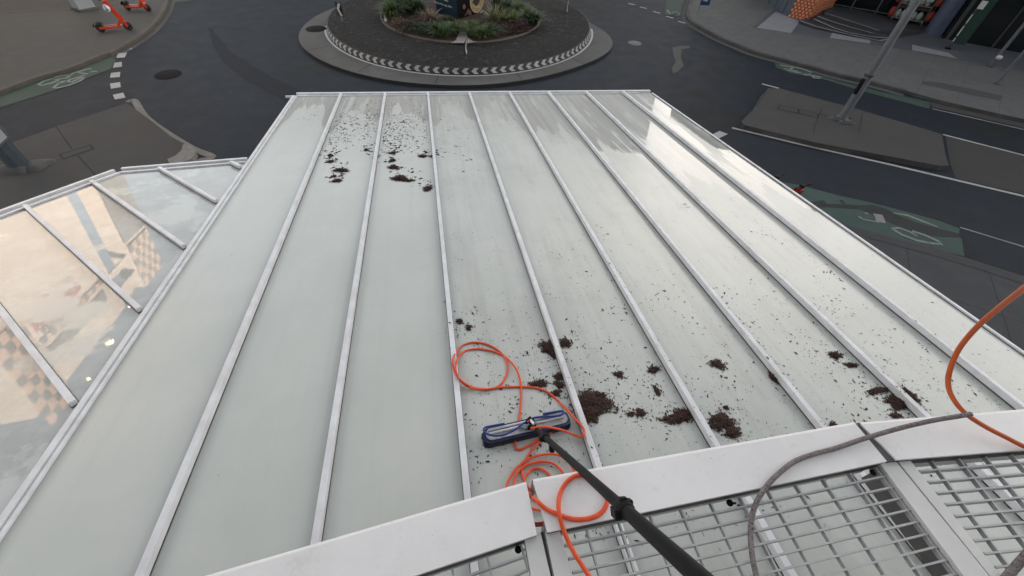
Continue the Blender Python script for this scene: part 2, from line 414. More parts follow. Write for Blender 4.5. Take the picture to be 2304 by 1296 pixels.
# ------------------------------------------------------------------ helpers: meshes
class MB:
    def __init__(s): s.v, s.f, s.m, s.s, s.mats = [], [], [], [], []
    def mi(s, m):
        if m not in s.mats: s.mats.append(m)
        return s.mats.index(m)
    def add(s, vs_, fs, m, smooth_=False):
        o = len(s.v); k = s.mi(m)
        s.v += [tuple(p) for p in vs_]
        for f in fs: s.f.append([i + o for i in f]); s.m.append(k); s.s.append(smooth_)
    def box(s, c, d, m, rot=None):
        x, y, z = d[0] / 2, d[1] / 2, d[2] / 2
        P = [Vector((a * x, b * y, g * z)) for a in (-1, 1) for b in (-1, 1) for g in (-1, 1)]
        if rot is not None: P = [rot @ p for p in P]
        c = Vector(c)
        s.add([p + c for p in P], [(0, 1, 3, 2), (4, 6, 7, 5), (0, 4, 5, 1), (2, 3, 7, 6), (0, 2, 6, 4), (1, 5, 7, 3)], m)
    def bar(s, a, b, wd, h, m, up=Vector((0, 0, 1))):
        "box from a to b, width wd, height h, centred"
        a, b = Vector(a), Vector(b); t = (b - a); L = t.length; t.normalize()
        sd_ = t.cross(Vector(up)).normalized(); u = sd_.cross(t).normalized()
        s.box((a + b) / 2, (L, wd, h), m, Matrix((t, sd_, u)).transposed())
    def prism(s, pts, z0, z1, m, mside=None):
        n = len(pts)
        ar = sum(pts[i][0] * pts[(i + 1) % n][1] - pts[(i + 1) % n][0] * pts[i][1] for i in range(n))
        if ar < 0: pts = pts[::-1]
        za = z1 if isinstance(z1, (list, tuple)) else [z1] * n
        if ar < 0 and isinstance(z1, (list, tuple)): za = list(z1)[::-1]
        V = [(p[0], p[1], z) for p, z in zip(pts, za)]
        s.add(V, [tuple(range(n))], m)
        V2 = V + [(p[0], p[1], z0) for p in pts]
        s.add(V2, [(i + n, (i + 1) % n + n, (i + 1) % n, i) for i in range(n)], mside or m)
    def sheet(s, pts, z, m):
        n = len(pts)
        ar = sum(pts[i][0] * pts[(i + 1) % n][1] - pts[(i + 1) % n][0] * pts[i][1] for i in range(n))
        if ar < 0: pts = pts[::-1]
        s.add([(p[0], p[1], z) for p in pts], [tuple(range(n))], m)
    def ribbon(s, pts, wd, z, m, ends=None):
        P = [Vector((p[0], p[1])) for p in pts]; L, Rr = [], []
        for i in range(len(P)):
            t = (P[min(i + 1, len(P) - 1)] - P[max(i - 1, 0)]).normalized(); n = Vector((-t.y, t.x))
            ww = wd[i] if isinstance(wd, (list, tuple)) else wd
            L.append(P[i] + n * ww / 2); Rr.append(P[i] - n * ww / 2)
        k = len(P)
        s.add([(p.x, p.y, z) for p in L + Rr], [(k + i, k + i + 1, i + 1, i) for i in range(k - 1)], m)
    def tube(s, pts, r, m, seg=8, cap=True):
        P = [Vector(p) for p in pts]; k = len(P); V = []
        t0 = (P[1] - P[0]).normalized()
        n = t0.orthogonal().normalized()
        for i in range(k):
            t = (P[min(i + 1, k - 1)] - P[max(i - 1, 0)]).normalized()
            n = (n - t * n.dot(t)).normalized(); b = t.cross(n)
            rr = r[i] if isinstance(r, (list, tuple)) else r
            V += [P[i] + (n * math.cos(2 * math.pi * j / seg) + b * math.sin(2 * math.pi * j / seg)) * rr for j in range(seg)]
        Fs = [(i * seg + j, i * seg + (j + 1) % seg, (i + 1) * seg + (j + 1) % seg, (i + 1) * seg + j) for i in range(k - 1) for j in range(seg)]
        s.add(V, Fs, m, True)
        if cap:
            s.add(V[:seg], [tuple(range(seg))[::-1]], m); s.add(V[-seg:], [tuple(range(seg))], m)
    def lathe(s, c, prof, m, seg=16, axis=None):
        "profile of (r, z) turned about the vertical through c (or a given axis matrix)"
        c = Vector(c); V = []
        for r_, z in prof:
            for j in range(seg):
                p = Vector((r_ * math.cos(2 * math.pi * j / seg), r_ * math.sin(2 * math.pi * j / seg), z))
                V.append(c + (axis @ p if axis is not None else p))
        k = len(prof)
        s.add(V, [(i * seg + j, i * seg + (j + 1) % seg, (i + 1) * seg + (j + 1) % seg, (i + 1) * seg + j) for i in range(k - 1) for j in range(seg)], m, True)
    def disc(s, c, r_, m, nrm=Vector((0, 0, 1)), seg=24, sx=1.0):
        q = Vector(nrm).to_track_quat('Z', 'Y')
        s.add([Vector(c) + q @ Vector((r_ * sx * math.cos(2 * math.pi * j / seg), r_ * math.sin(2 * math.pi * j / seg), 0)) for j in range(seg)], [tuple(range(seg))], m)
    def build(s, name, parent=None, loc=None, bevel=0.0):
        me = bpy.data.meshes.new(name)
        me.from_pydata(s.v, [], s.f)
        for m in s.mats: me.materials.append(m)
        me.polygons.foreach_set('material_index', s.m)
        me.polygons.foreach_set('use_smooth', s.s)
        me.update()
        o = bpy.data.objects.new(name, me)
        COL.objects.link(o)
        if parent is not None: o.parent = parent
        if loc is not None: o.location = loc
        if bevel:
            bv = o.modifiers.new('bevel', 'BEVEL'); bv.width = bevel; bv.segments = 2; bv.limit_method = 'ANGLE'
        return o

def tag(o, label, cat, group=None):
    o['label'] = label; o['category'] = cat
    if group: o['group'] = group
    return o
def struct(o):
    o['kind'] = 'structure'; return o
def thing(name, label, cat, loc=(0, 0, 0), rz=0.0, group=None, mat=None):
    o = bpy.data.objects.new(name, None); COL.objects.link(o)
    o.empty_display_size = 0.2
    if mat is not None: o.matrix_world = mat
    else: o.location = loc; o.rotation_euler = (0, 0, rz)
    return tag(o, label, cat, group)
def spline(pts, n=8):
    P = [Vector(p) for p in pts]; out = []
    for i in range(len(P) - 1):
        p0, p1, p2, p3 = P[max(i - 1, 0)], P[i], P[i + 1], P[min(i + 2, len(P) - 1)]
        for j in range(n):
            t = j / n
            out.append(0.5 * ((2 * p1) + (p2 - p0) * t + (2 * p0 - 5 * p1 + 4 * p2 - p3) * t * t + (3 * p1 - p0 - 3 * p2 + p3) * t ** 3))
    return out + [P[-1]]
def text_mesh(name, body, size, mat, matrix, parent=None, extrude=0.003, align='LEFT'):
    cu = bpy.data.curves.new(name, 'FONT'); cu.body = body; cu.size = size; cu.extrude = extrude; cu.align_x = align
    o = bpy.data.objects.new(name, cu); COL.objects.link(o)
    bpy.context.view_layer.update()
    me = bpy.data.meshes.new_from_object(o.evaluated_get(bpy.context.evaluated_depsgraph_get()))
    COL.objects.unlink(o); bpy.data.objects.remove(o)
    me.materials.clear(); me.materials.append(mat)
    q = bpy.data.objects.new(name, me); COL.objects.link(q)
    me.transform(matrix)
    if parent is not None: q.parent = parent
    return q
def ext(p, q, d):
    "extend the line p->q by d beyond q"
    p, q = Vector(p), Vector(q); return q + (q - p).normalized() * d

# ================================================================== GROUND
mb = MB(); mb.sheet([(-250, -250), (250, -250), (250, 250), (-250, 250)], 0, M_road)
struct(mb.build('road'))

# left footpath
KH = 0.12
pl = gpoly([(0, 204), (80, 174.5), (155, 153), (234, 121.6), (256, 114.6), (313.7, 81), (347, 53.5), (369, 24), (378.6, 0)], KH)
pl = [p.xy for p in spline([(*p, 0) for p in pl], 5)]
pl = [ext(pl[1], pl[0], 30)] + pl + [Vector((-18.6, 26)), Vector((-21, 29.5)), Vector((-25, 32.5)), Vector((-45, 40))]
mb = MB(); mb.prism(pl + [Vector((-80, 40)), Vector((-80, -20))], -0.05, KH, M_pathL, M_kerb)
struct(mb.build('footpath'))
mb = MB()
def kerb_strip(mb, line, wd, h, m, side=1):
    P = [Vector(p) for p in line]
    inn = []
    for i in range(len(P)):
        t = (P[min(i + 1, len(P) - 1)] - P[max(i - 1, 0)]).normalized(); inn.append(P[i] + Vector((-t.y, t.x)) * wd * side)
    n = len(P)
    o1 = [p - (q - p).normalized() * 0.012 for p, q in zip(P, inn)]
    V = [(p.x, p.y, 0.0) for p in o1] + [(p.x, p.y, h - 0.02) for p in o1] + [(p.x + (q.x - p.x) * .2, p.y + (q.y - p.y) * .2, h) for p, q in zip(o1, inn)] + [(p.x, p.y, h) for p in inn]
    Fs = []
    for k in range(3):
        for i in range(n - 1): Fs.append((k * n + i, k * n + i + 1, (k + 1) * n + i + 1, (k + 1) * n + i))
    if side < 0: Fs = [f[::-1] for f in Fs]
    mb.add(V, Fs, m)
kerb_strip(mb, pl, 0.15, KH + 0.006, M_kerbw, 1)
struct(mb.build('kerb'))
mb = MB()   # concrete gutter along the left kerb
gl = [p for p in pl]
mb.ribbon([p + Vector((0.12, -0.06)) for p in gl[8:-2]], 0.28, 0.005, M_kerb)
struct(mb.build('gutter'))

# green lane, left, with bicycle symbol
mb = MB()
mb.sheet(gpoly([(-60, 262), (0, 243), (113, 207), (249, 156), (262, 135), (242, 127), (160, 159), (80, 181), (0, 210), (-60, 229)], 0), 0.009, M_green)
mb.sheet(gpoly([(386, 0), (392, 6), (431, 2), (440, -8), (390, -12)], 0), 0.009, M_green)
struct(mb.build('bike_lane'))
mb = MB()
for st in ([(370, 715), (180, 770), (60, 840), (130, 860), (330, 815), (510, 740)], [(380, 700), (560, 655), (720, 640), (640, 700), (400, 745)],
           [(650, 720), (780, 610), (920, 570), (1060, 525), (1170, 510)], [(900, 595), (1000, 610), (1100, 620)],
           [(380, 905), (520, 790), (640, 760), (560, 800), (480, 815)], [(380, 905), (460, 915), (700, 860), (930, 770), (1020, 700), (960, 700), (760, 790), (680, 780), (720, 740), (900, 690), (1030, 650)],
           [(1140, 590), (1210, 565), (1290, 570)]):
    mb.ribbon(gpoly(zs(st, 9.26, 80, 100), 0), 0.085, 0.013, M_sym)
struct(mb.build('bicycle_symbol'))
mb = MB()
for q in ([(1690, 285), (1720, 190), (1910, 175), (1865, 275)], [(1615, 490), (1650, 385), (1800, 370), (1805, 470)], [(1555, 700), (1575, 600), (1770, 575), (1760, 685)],
          [(1575, 930), (1555, 820), (1765, 790), (1780, 895)], [(1655, 1155), (1615, 1055), (1830, 1010), (1880, 1115)], [(1950, 100), (2000, 85), (2020, 105), (1970, 112)]):
    mb.sheet(gpoly(zs(q, 9.26, 80, 100), 0), 0.01, M_white)
struct(mb.build('give_way_marking'))

# left traffic island
IH = 0.1
il = gpoly([(26, 321), (126, 285), (285, 232), (337, 269), (386, 308), (421, 326), (440, 345), (430, 357), (412, 368), (379, 366), (324, 381), (200, 420), (0, 500), (-150, 560), (-200, 410)], IH)
mb = MB(); mb.prism(il, -0.05, IH, M_isl, M_joint)
struct(mb.build('traffic_island'))
mb = MB()
mb.ribbon([p.xy for p in spline([(*p, 0) for p in gpoly([(288, 230), (303, 227), (326, 262), (372, 297), (433, 334), (478, 353), (446, 362), (405, 373)], 0)], 4)], 0.2, 0.006, pm('pale_edging', (0.2100, 0.1980, 0.1800), (0.1440, 0.1380, 0.1260), 6, 0.85, bump=0.3, bscale=40))
struct(mb.build('island_edging'))
mb = MB()
nose = [at(x, y, IH).xy for x, y in zs([(1275, 1010), (1300, 998), (1345, 1030), (1365, 1065), (1335, 1105), (1280, 1135), (1185, 1150), (1165, 1112), (1225, 1085), (1262, 1050)], 3.086, 0, 0)]
mb.prism(nose, -0.02, IH + 0.03, pm('pale_kerb', (0.2184, 0.2080, 0.1924), (0.1352, 0.1300, 0.1196), 6, 0.8, bump=0.3, bscale=40))
struct(mb.build('kerb_nose', bevel=0.03))
mb = MB()
mb.ribbon(gpoly(zs([(390, 880), (500, 1035)], 3.086, 0, 0), IH), 0.03, IH + 0.004, M_joint)
mb.ribbon(gpoly(zs([(540, 1080), (690, 1245)], 3.086, 0, 0), IH), 0.03, IH + 0.004, M_joint)
struct(mb.build('island_joint'))
def cover_frame(zpts, sc_, ox, oy, z, label):
    P = gpoly(zs(zpts, sc_, ox, oy), z); b_ = MB()
    b_.sheet(P, z + 0.004, M_isl)
    for i in range(len(P)): b_.ribbon([P[i], P[(i + 1) % len(P)]], 0.035, z + 0.007, M_joint)
    tag(b_.build('service_cover'), label, 'access cover')
cover_frame([(415, 1075), (625, 1008), (650, 1035), (440, 1103)], 3.086, 0, 0, IH, 'long narrow service cover set in the island with the blue post')

mb = MB(); mb.sheet(gpoly([(-200, 40), (0, 27), (176, 18), (250, 9), (290, -6), (240, -30), (-300, -30)], KH), KH + 0.004, pm('path_asphalt', (0.050, 0.049, 0.049), (0.040, 0.039, 0.039), 3, 0.85, bump=0.4, bscale=60))
struct(mb.build('path_asphalt'))
mb = MB(); mb.ribbon(gpoly([(-200, 41), (0, 28), (176, 19), (250, 10), (290, -5)], KH), 0.22, KH + 0.008, pm('rusty_edging', (0.10, 0.070, 0.052), (0.065, 0.05, 0.042), 4, 0.85))
struct(mb.build('path_edging'))
# round covers
def manhole(px, r_, z, m, label):
    P = at(px[0], px[1], z)
    b_ = MB(); b_.lathe((0, 0, 0), [(r_, -0.002), (r_, 0.005), (r_ * .93, 0.006), (r_ * .92, 0.003), (r_ * .88, 0.003), (r_ * .86, 0.006), (0.001, 0.006)], m, 28)
    tag(b_.build('manhole_cover', loc=(P.x, P.y, z + 0.001)), label, 'manhole cover')
M_iron = pm('cast_iron', (0.014, 0.013, 0.013), (0.009, 0.009, 0.009), 30, 0.9, spec=0.15)
manhole((378, 168), 0.42, 0, M_iron, 'dark round iron manhole cover in the road beside the white dashes')
manhole((711, 65), 0.42, 0.1, M_iron, 'dark manhole cover in the pale concrete ring around the roundabout')
manhole((1428, 97), 0.3, 0, pm('pale_cover', (0.14, 0.14, 0.135), None, 20, 0.7), 'small pale round cover in the asphalt right of the roundabout')

# roundabout
AC, AR = Vector((-3.07, 21.53)), 6.53
mb = MB()
_op = [at(x, y, 0.10).xy for x, y in [(793, 2), (754.6, 17), (709, 38), (682, 59), (669.5, 80), (675, 101), (709, 128), (751, 147.6), (807, 165), (883, 180.5), (978.5, 190), (1039, 192), (1109, 188.5), (1178, 180), (1248, 165), (1317, 140.6), (1362, 121.5), (1385, 102.4), (1381, 87), (1352, 66), (1313.6, 48.6)]]
_pol = sorted((math.atan2(p.y - AC.y, p.x - AC.x) % (2 * math.pi), (p - AC).length) for p in _op)
def _rad(a):
    sw = sr = 0.0
    for b_, r_ in _pol:
        d_ = abs((a - b_ + math.pi) % (2 * math.pi) - math.pi); k_ = math.exp(-(d_ / 0.22) ** 2) + 1e-9
        sw += k_; sr += k_ * r_
    return sr / sw
A = [AC + Vector((math.cos(2 * math.pi * i / 128), math.sin(2 * math.pi * i / 128))) * _rad(2 * math.pi * i / 128) for i in range(128)]
mb.prism(A, -0.02, 0.10, M_conc, M_joint)
struct(mb.build('roundabout_apron', bevel=0.015))
mb = MB()
for a, b in (((590, 400), (480, 465)), ((1015, 452), (975, 545)), ((1475, 447), (1545, 520)), ((1840, 370), (1960, 418)), ((280, 300), (125, 330)), ((230, 120), (140, 135))):
    mb.ribbon(gpoly(zs([a, b], 2.88, 640, 0), 0.1), 0.03, 0.103, M_joint)
struct(mb.build('apron_joint'))
KC, KR = Vector((-3.0, 21.94)), 5.86
def cobble_mat():
    m = bpy.data.materials.new('cobbles'); m.use_nodes = True
    t = m.node_tree; b = t.nodes['Principled BSDF']
    tc = _n(t, 'ShaderNodeTexCoord').outputs['Object']
    vo = _n(t, 'ShaderNodeTexVoronoi', feature='F1'); vo.inputs['Scale'].default_value = 7.5; t.links.new(tc, vo.inputs['Vector'])
    ve = _n(t, 'ShaderNodeTexVoronoi', feature='DISTANCE_TO_EDGE'); ve.inputs['Scale'].default_value = 7.5; t.links.new(tc, ve.inputs['Vector'])
    sx_ = _n(t, 'ShaderNodeSeparateColor'); t.links.new(vo.outputs['Color'], sx_.inputs[0])
    c = mixc(t, sx_.outputs[0], (0.0060, 0.0057, 0.0057), (0.0156, 0.0147, 0.0144))
    c = mixc(t, smooth(t, sx_.outputs[1], 0.86, 0.95), c, (0.0360, 0.0342, 0.0324))
    c = mixc(t, smooth(t, ve.outputs[0], 0.0, 0.1, 0.9, 0.0), c, (0.0180, 0.0162, 0.0144))
    c = mixc(t, smooth(t, noise_n(t, tc, 0.7, 4), 0.5, 0.7, 0, 0.6), c, (0.0168, 0.0144, 0.0126))
    t.links.new(c, b.inputs['Base Color']); b.inputs['Roughness'].default_value = 0.85; b.inputs['Specular IOR Level'].default_value = 0.3
    bp = _n(t, 'ShaderNodeBump'); bp.inputs['Strength'].default_value = 0.7; bp.inputs['Distance'].default_value = 0.03
    t.links.new(smooth(t, ve.outputs[0], 0.0, 0.2), bp.inputs['Height']); t.links.new(bp.outputs[0], b.inputs['Normal'])
    return m
mb = MB()
mb.lathe((KC.x, KC.y, 0), [(0.01, 0.40), (3.6, 0.37), (4.8, 0.36), (KR - 0.09, 0.33)], cobble_mat(), 96)
struct(mb.build('roundabout_island'))
# chevron kerb
mb = MB()
M_kblack = pm('black_kerb_paint', (0.012, 0.012, 0.012), (0.02, 0.019, 0.018), 12, 0.6)
M_kwhite = pm('grey_white_kerb_paint', (0.40, 0.39, 0.385), (0.27, 0.265, 0.26), 6, 0.6)
mb.lathe((KC.x, KC.y, 0), [(KR + 0.02, 0.09), (KR + 0.012, 0.13), (KR - 0.06, 0.325), (KR - 0.1, 0.335)], M_kblack, 160)
def kp(ang, s):
    "point on the kerb face: s 0 at the foot, 1 at the top; 4 mm proud"
    r_ = KR + 0.016 - 0.072 * s; z = 0.13 + 0.195 * s
    return (KC.x + (r_) * math.cos(ang), KC.y + r_ * math.sin(ang), z + 0.003)
NCH = 104
for k in range(NCH):
    a0 = 2 * math.pi * k / NCH
    da = 2 * math.pi / NCH
    wv, sh = 0.46 * da, 0.30 * da   # chevron pointing to decreasing x at the front (towards smaller angle)
    V = [kp(a0 + sh, 0.96), kp(a0 + sh + wv, 0.96), kp(a0, 0.48), kp(a0 + wv, 0.48), kp(a0 + sh, 0.04), kp(a0 + sh + wv, 0.04)]
    if random.random() < 0.02: continue
    mb.add(V, [(0, 1, 3, 2), (2, 3, 5, 4)], M_kwhite)
tag(mb.build('roundabout_kerb'), 'low round kerb painted with black and white chevrons around the cobbled island', 'kerb')
mb = MB()
ri, ro = KR + 0.03, KR + 0.115
ang0, ang1 = R(172), R(362)
ns = 90
pts = [(KC.x + (ri + ro) / 2 * math.cos(ang0 + (ang1 - ang0) * i / ns), KC.y + (ri + ro) / 2 * math.sin(ang0 + (ang1 - ang0) * i / ns)) for i in range(ns + 1)]
mb.ribbon(pts[:7], 0.1, 0.104, M_whited); mb.ribbon(pts[11:], 0.085, 0.104, pm('white_line', (0.5, 0.5, 0.5), (0.36, 0.36, 0.36), 8, 0.6))
struct(mb.build('kerb_line_marking'))
# garden bed
BC, BR = Vector((-3.02, 22.07)), 3.56
M_mulch = pm('mulch', (0.055, 0.022, 0.016), (0.018, 0.010, 0.009), 14, 0.9, bump=1.0, bscale=40)
mb = MB(); mb.lathe((BC.x, BC.y, 0), [(0.01, 0.43), (2.2, 0.42), (BR - 0.1, 0.40), (BR - 0.05, 0.36)], M_mulch, 64)
struct(mb.build('garden_bed'))
mb = MB(); mb.lathe((BC.x, BC.y, 0), [(BR - 0.06, 0.35), (BR - 0.05, 0.425), (BR + 0.03, 0.425), (BR + 0.05, 0.33)], pm('bed_edging_stone', (0.10, 0.088, 0.075), (0.06, 0.052, 0.045), 5, 0.85, bump=0.4), 96)
struct(mb.build('bed_edging'))

# road marks and stains
mb = MB()
mb.ribbon([p.xy for p in spline([(*p, 0) for p in gpoly(zs([(1455, 190), (1490, 260), (1560, 370), (1680, 470), (1820, 560), (1930, 610), (2060, 680)], 3.086, 0, 0), 0)], 5)],
          [0.05 + 0.7 * min(1, i / 16) + 0.04 * math.sin(i * 1.1) for i in range(31)], 0.004, M_tar)
struct(mb.build('tar_patch'))
mb = MB()
mb.sheet(gpoly(zs([(195, 285), (240, 275), (300, 275), (300, 288), (250, 295), (245, 345), (262, 395), (225, 430), (200, 440), (190, 410), (215, 370), (200, 330)], 2.667, 1440, 0), 0), 0.004, M_cement)
struct(mb.build('cement_patch'))

# right traffic island
RH = 0.15
ir = gpoly([(1729, 199), (1755, 199), (1931, 246), (2077, 289), (2119, 302), (2128, 350), (2135, 372), (2115, 373), (1837, 321), (1674, 281), (1668, 273), (1694, 247), (1712, 216)], RH)
mb = MB(); mb.prism(ir, -0.02, RH, M_isl, M_kerb)
struct(mb.build('traffic_island', bevel=0.03))
mb = MB()
for pts in ([(1045, 760), (1090, 655)], [(1315, 795), (1335, 680)], [(1040, 810), (1047, 760)], [(1070, 680), (1150, 705)], [(700, 640), (760, 545)]):
    mb.ribbon(gpoly(zs(pts, 2.667, 1440, 0), RH), 0.025, RH + 0.004, M_joint)
struct(mb.build('island_joint'))
cover_frame([(835, 630), (950, 655), (945, 680), (828, 655)], 2.667, 1440, 0, RH, 'left one of the two narrow covers, farther from the tall pole')
cover_frame([(955, 657), (1070, 685), (1062, 708), (948, 680)], 2.667, 1440, 0, RH, 'right one of the two narrow covers beside the tall pole')
mb = MB()
mb.ribbon(gpoly([(1647, 288), (1800, 325), (2000, 370), (2304, 442), (2500, 490)], 0), 0.11, 0.008, M_white)
mb.ribbon(gpoly([(2121, 303), (2304, 350), (2500, 400)], 0), 0.09, 0.008, M_white)
mb.ribbon(gpoly([(2097, 245), (2304, 292), (2500, 336)], 0), 0.07, 0.008, M_whited)
mb.ribbon(gpoly([(2160, 512), (2304, 556), (2400, 585)], 0), 0.06, 0.008, M_whited)
mb.ribbon(gpoly([(1714, 189), (1752, 199)], 0), 0.1, 0.008, M_white)
mb.sheet(gpoly([(1600, 304), (1619, 295), (1637.5, 302), (1617, 312)], 0), 0.008, M_white)
for a, b in (((0, 42), (40, 52)), ((78, 70), (122, 80)), ((155, 98), (200, 110)), ((228, 128), (270, 140)), ((-70, 22), (-30, 30))):
    mb.ribbon(gpoly(zs([a, b], 2.667, 1440, 0), 0), 0.12, 0.008, M_white)
struct(mb.build('lane_marking'))
mb = MB()
mb.sheet(gpoly([(2127, 306), (2304, 352), (2500, 404), (2500, 484), (2304, 437), (2150, 401), (2138, 372)], 0), 0.004, M_brownroad)
mb.sheet(gpoly([(2097, 241), (2304, 288), (2500, 332), (2500, 300), (2304, 258), (2090, 222)], 0), 0.004, M_brownroad)
struct(mb.build('median_strip'))

# right footpath
kr = gpoly([(1554.7, 0), (1545.6, 22.6), (1550, 41.8), (1574, 58.7), (1621, 83.5), (1658.5, 99), (1702.5, 116), (1815, 146), (1890, 167), (1957.5, 182), (2040, 204), (2115, 225), (2222, 250), (2304, 268)], KH)
kr = [p.xy for p in spline([(*p, 0) for p in kr], 4)]
kr = [Vector((13, 60)), Vector((12, 38)), Vector((10, 31.5))] + kr + [ext(kr[-2], kr[-1], 30)]
mb = MB(); mb.prism(kr + [Vector((90, 0)), Vector((90, 60))], -0.02, KH, M_pathR, M_kerb)
struct(mb.build('footpath'))
mb = MB(); kerb_strip(mb, kr[:44], 0.16, KH + 0.006, M_kerb, 1)
struct(mb.build('kerb'))
mb = MB()
mb.ribbon([p + Vector((-0.12, -0.16)) for p in kr[2:44]], 0.26, 0.005, pm('gutter_concrete', (0.0680, 0.0680, 0.0656), None, 5, 0.85))
struct(mb.build('gutter'))
mb = MB()
mb.sheet(gpoly(zs([(812, 380), (1000, 432), (1200, 492), (1480, 560), (1740, 612), (1735, 655), (1300, 540), (1090, 475), (900, 440), (812, 405)], 2.667, 1440, 0), 0), 0.009, M_green)
mb.sheet(gpoly(zs([(150, 60), (160, 0), (275, -20), (250, 40), (240, 95), (150, 90)], 2.667, 1440, 0), 0), 0.009, M_green)
struct(mb.build('bike_lane'))
mb = MB()
for st in ([(840, 392), (960, 412), (1030, 437)], [(860, 412), (930, 428), (980, 445), (1085, 465)], [(920, 405), (890, 425), (950, 440)], [(1015, 445), (1045, 470), (1080, 472)], [(960, 440), (1000, 455)],
           [(160, 70), (190, 80), (215, 70), (240, 85)], [(165, 62), (180, 88)], [(215, 92), (240, 92)]):
    mb.ribbon(gpoly(zs(st, 2.667, 1440, 0), 0), 0.09, 0.013, M_sym)
struct(mb.build('bicycle_symbol'))
# near green lane with repair patch
S4 = lambda p: zs(p, 3.815, 1700, 370)
mb = MB()
mb.sheet(gpoly([(1690, 395)] + S4([(210, 150), (340, 170), (480, 205), (700, 265), (1000, 330), (1300, 410), (1560, 480), (1750, 550), (1745, 600), (1770, 650), (1790, 790), (1300, 672), (900, 567), (690, 497)]) + [(1760, 470)], 0), 0.006, M_greenw)
struct(mb.build('bike_lane'))
mb = MB()
mb.sheet(gpoly(S4([(560, 310), (585, 310), (610, 340), (780, 345), (900, 352), (1010, 350), (1120, 385), (1200, 430), (1380, 500), (1560, 550), (1740, 595), (1760, 630), (1560, 620), (1390, 600), (1200, 520), (1090, 470), (900, 390), (620, 370), (540, 372), (470, 330)]), 0), 0.010, M_patch)
mb.sheet(gpoly(S4([(715, 305), (745, 305), (775, 345), (740, 340)]), 0), 0.010, M_patch)
struct(mb.build('asphalt_patch'))
mb = MB()
for st, wd in (([(1180, 420), (1300, 440), (1430, 490), (1560, 540)], [0.05, 0.08, 0.08, 0.04]), ([(1165, 552), (1250, 605), (1380, 655), (1500, 680), (1595, 688), (1560, 660), (1450, 610), (1340, 575)], 0.09),
               ([(1165, 552), (1230, 548), (1320, 580), (1385, 620)], 0.07), ([(885, 450), (920, 475), (1000, 490), (1060, 500)], [0.09, 0.07, 0.06, 0.05]), ([(1045, 430), (1065, 470), (1070, 500)], 0.22), ([(935, 422), (965, 424)], 0.06)):
    mb.ribbon(gpoly(S4(st), 0), wd, 0.014, M_sym if wd != 0.22 else M_whited)
struct(mb.build('bicycle_symbol'))

# near footpath (under and right of the canopy)
kn = gpoly([(1881, 498), (1962, 521), (2093, 556), (2198, 587.6), (2304, 621.6)], KH)
kn = [Vector((-9, 3)), Vector((-6.5, 6.5)), Vector((-4, 9.2)), Vector((0, 11)), Vector((4, 10.6))] + kn + [ext(kn[-2], kn[-1], 40)]
mb = MB(); mb.prism(kn + [Vector((kn[-1].x, -14)), Vector((-9, -14))], -0.02, KH, M_pathN, M_joint)
struct(mb.build('footpath'))
mb = MB(); kerb_strip(mb, kn, 0.32, KH + 0.006, pm('dark_kerb', (0.0450, 0.0450, 0.0480), (0.0338, 0.0338, 0.0375), 4, 0.8, bump=0.3), -1)
struct(mb.build('kerb'))
mb = MB(); mb.ribbon([p + Vector((0.02, 0.05)) for p in kn], 0.07, 0.0135, M_tar)
struct(mb.build('gutter'))

# ================================================================== GLASS CANOPIES
GL_NEAR = -8.6
U0, U1 = -0.735, 5.745
M_glass = glass_mat('milky_glass_wet_front', 'front')
M_glassl = glass_mat('milky_glass_blotchy', 'left')
canopy = thing('glass_canopy', 'large milky glass canopy sloping away with nine long panes between white glazing bars', 'canopy', mat=MC)
def bx(mb_, x0, x1, y0, y1, z0, z1, m):
    mb_.box(((x0 + x1) / 2, (y0 + y1) / 2, (z0 + z1) / 2), (x1 - x0, y1 - y0, z1 - z0), m)
edges = [U0] + [i * PANEL for i in range(8)] + [U1]
for a, b in zip(edges[:-1], edges[1:]):
    g = MB(); bx(g, a + 0.004, b - 0.004, GL_NEAR, -0.012, -0.014, 0.0, M_glass)
    g.build('glass_panel', canopy)
for i in range(8):
    g = MB(); u = i * PANEL
    bx(g, u - 0.0215, u + 0.0215, GL_NEAR, -0.03, 0.0008, 0.007, M_dark)
    bx(g, u - 0.0185, u + 0.0185, GL_NEAR, -0.006, 0.007, 0.055, M_alu)
    g.build('glazing_bar', canopy, bevel=0.003)
g = MB()
bx(g, U0 - 0.042, U0 - 0.010, GL_NEAR, -0.045, -0.10, 0.032, M_alu)
bx(g, U0 - 0.004, U0 + 0.018, GL_NEAR, -0.045, 0.001, 0.020, M_alu)
bx(g, U0 - 0.010, U0 - 0.001, GL_NEAR, -0.045, -0.05, 0.006, M_dark)
g.build('edge_frame', canopy, bevel=0.003)
g = MB()
bx(g, U1 - 0.004, U1 + 0.022, GL_NEAR, -0.02, -0.09, 0.018, M_alu)
bx(g, U1 - 0.012, U1 - 0.005, GL_NEAR, -0.02, 0.0008, 0.005, M_dark)
g.build('edge_frame', canopy, bevel=0.003)
g = MB()
bx(g, U0 - 0.01, U1 + 0.02, 0.070, 0.135, -0.12, 0.028, M_alu)
bx(g, U0 - 0.01, U1 + 0.02, 0.0, 0.075, -0.07, -0.035, M_gal)
bx(g, U0 - 0.17, U1 - 0.25, -0.014, 0.010, -0.02, 0.014, M_alu)
bx(g, U0 + 0.03, U0 + 0.16, 0.008, 0.075, -0.03, 0.008, M_alu)
bx(g, U1 - 0.25, U1 + 0.02, -0.010, 0.010, -0.02, 0.004, M_gal)
g.build('gutter', canopy, bevel=0.003)
for u, v in ((0.0, -0.5), (2.6, -0.5), (5.2, -0.5)):
    P = cw(u, v, -0.1); Q = Vector((P.x, P.y, 0.1))
    g = MB(); g.tube([Q, P], 0.05, M_gal, 12)
    o = g.build('post', canopy); o.matrix_parent_inverse = MC.inverted()

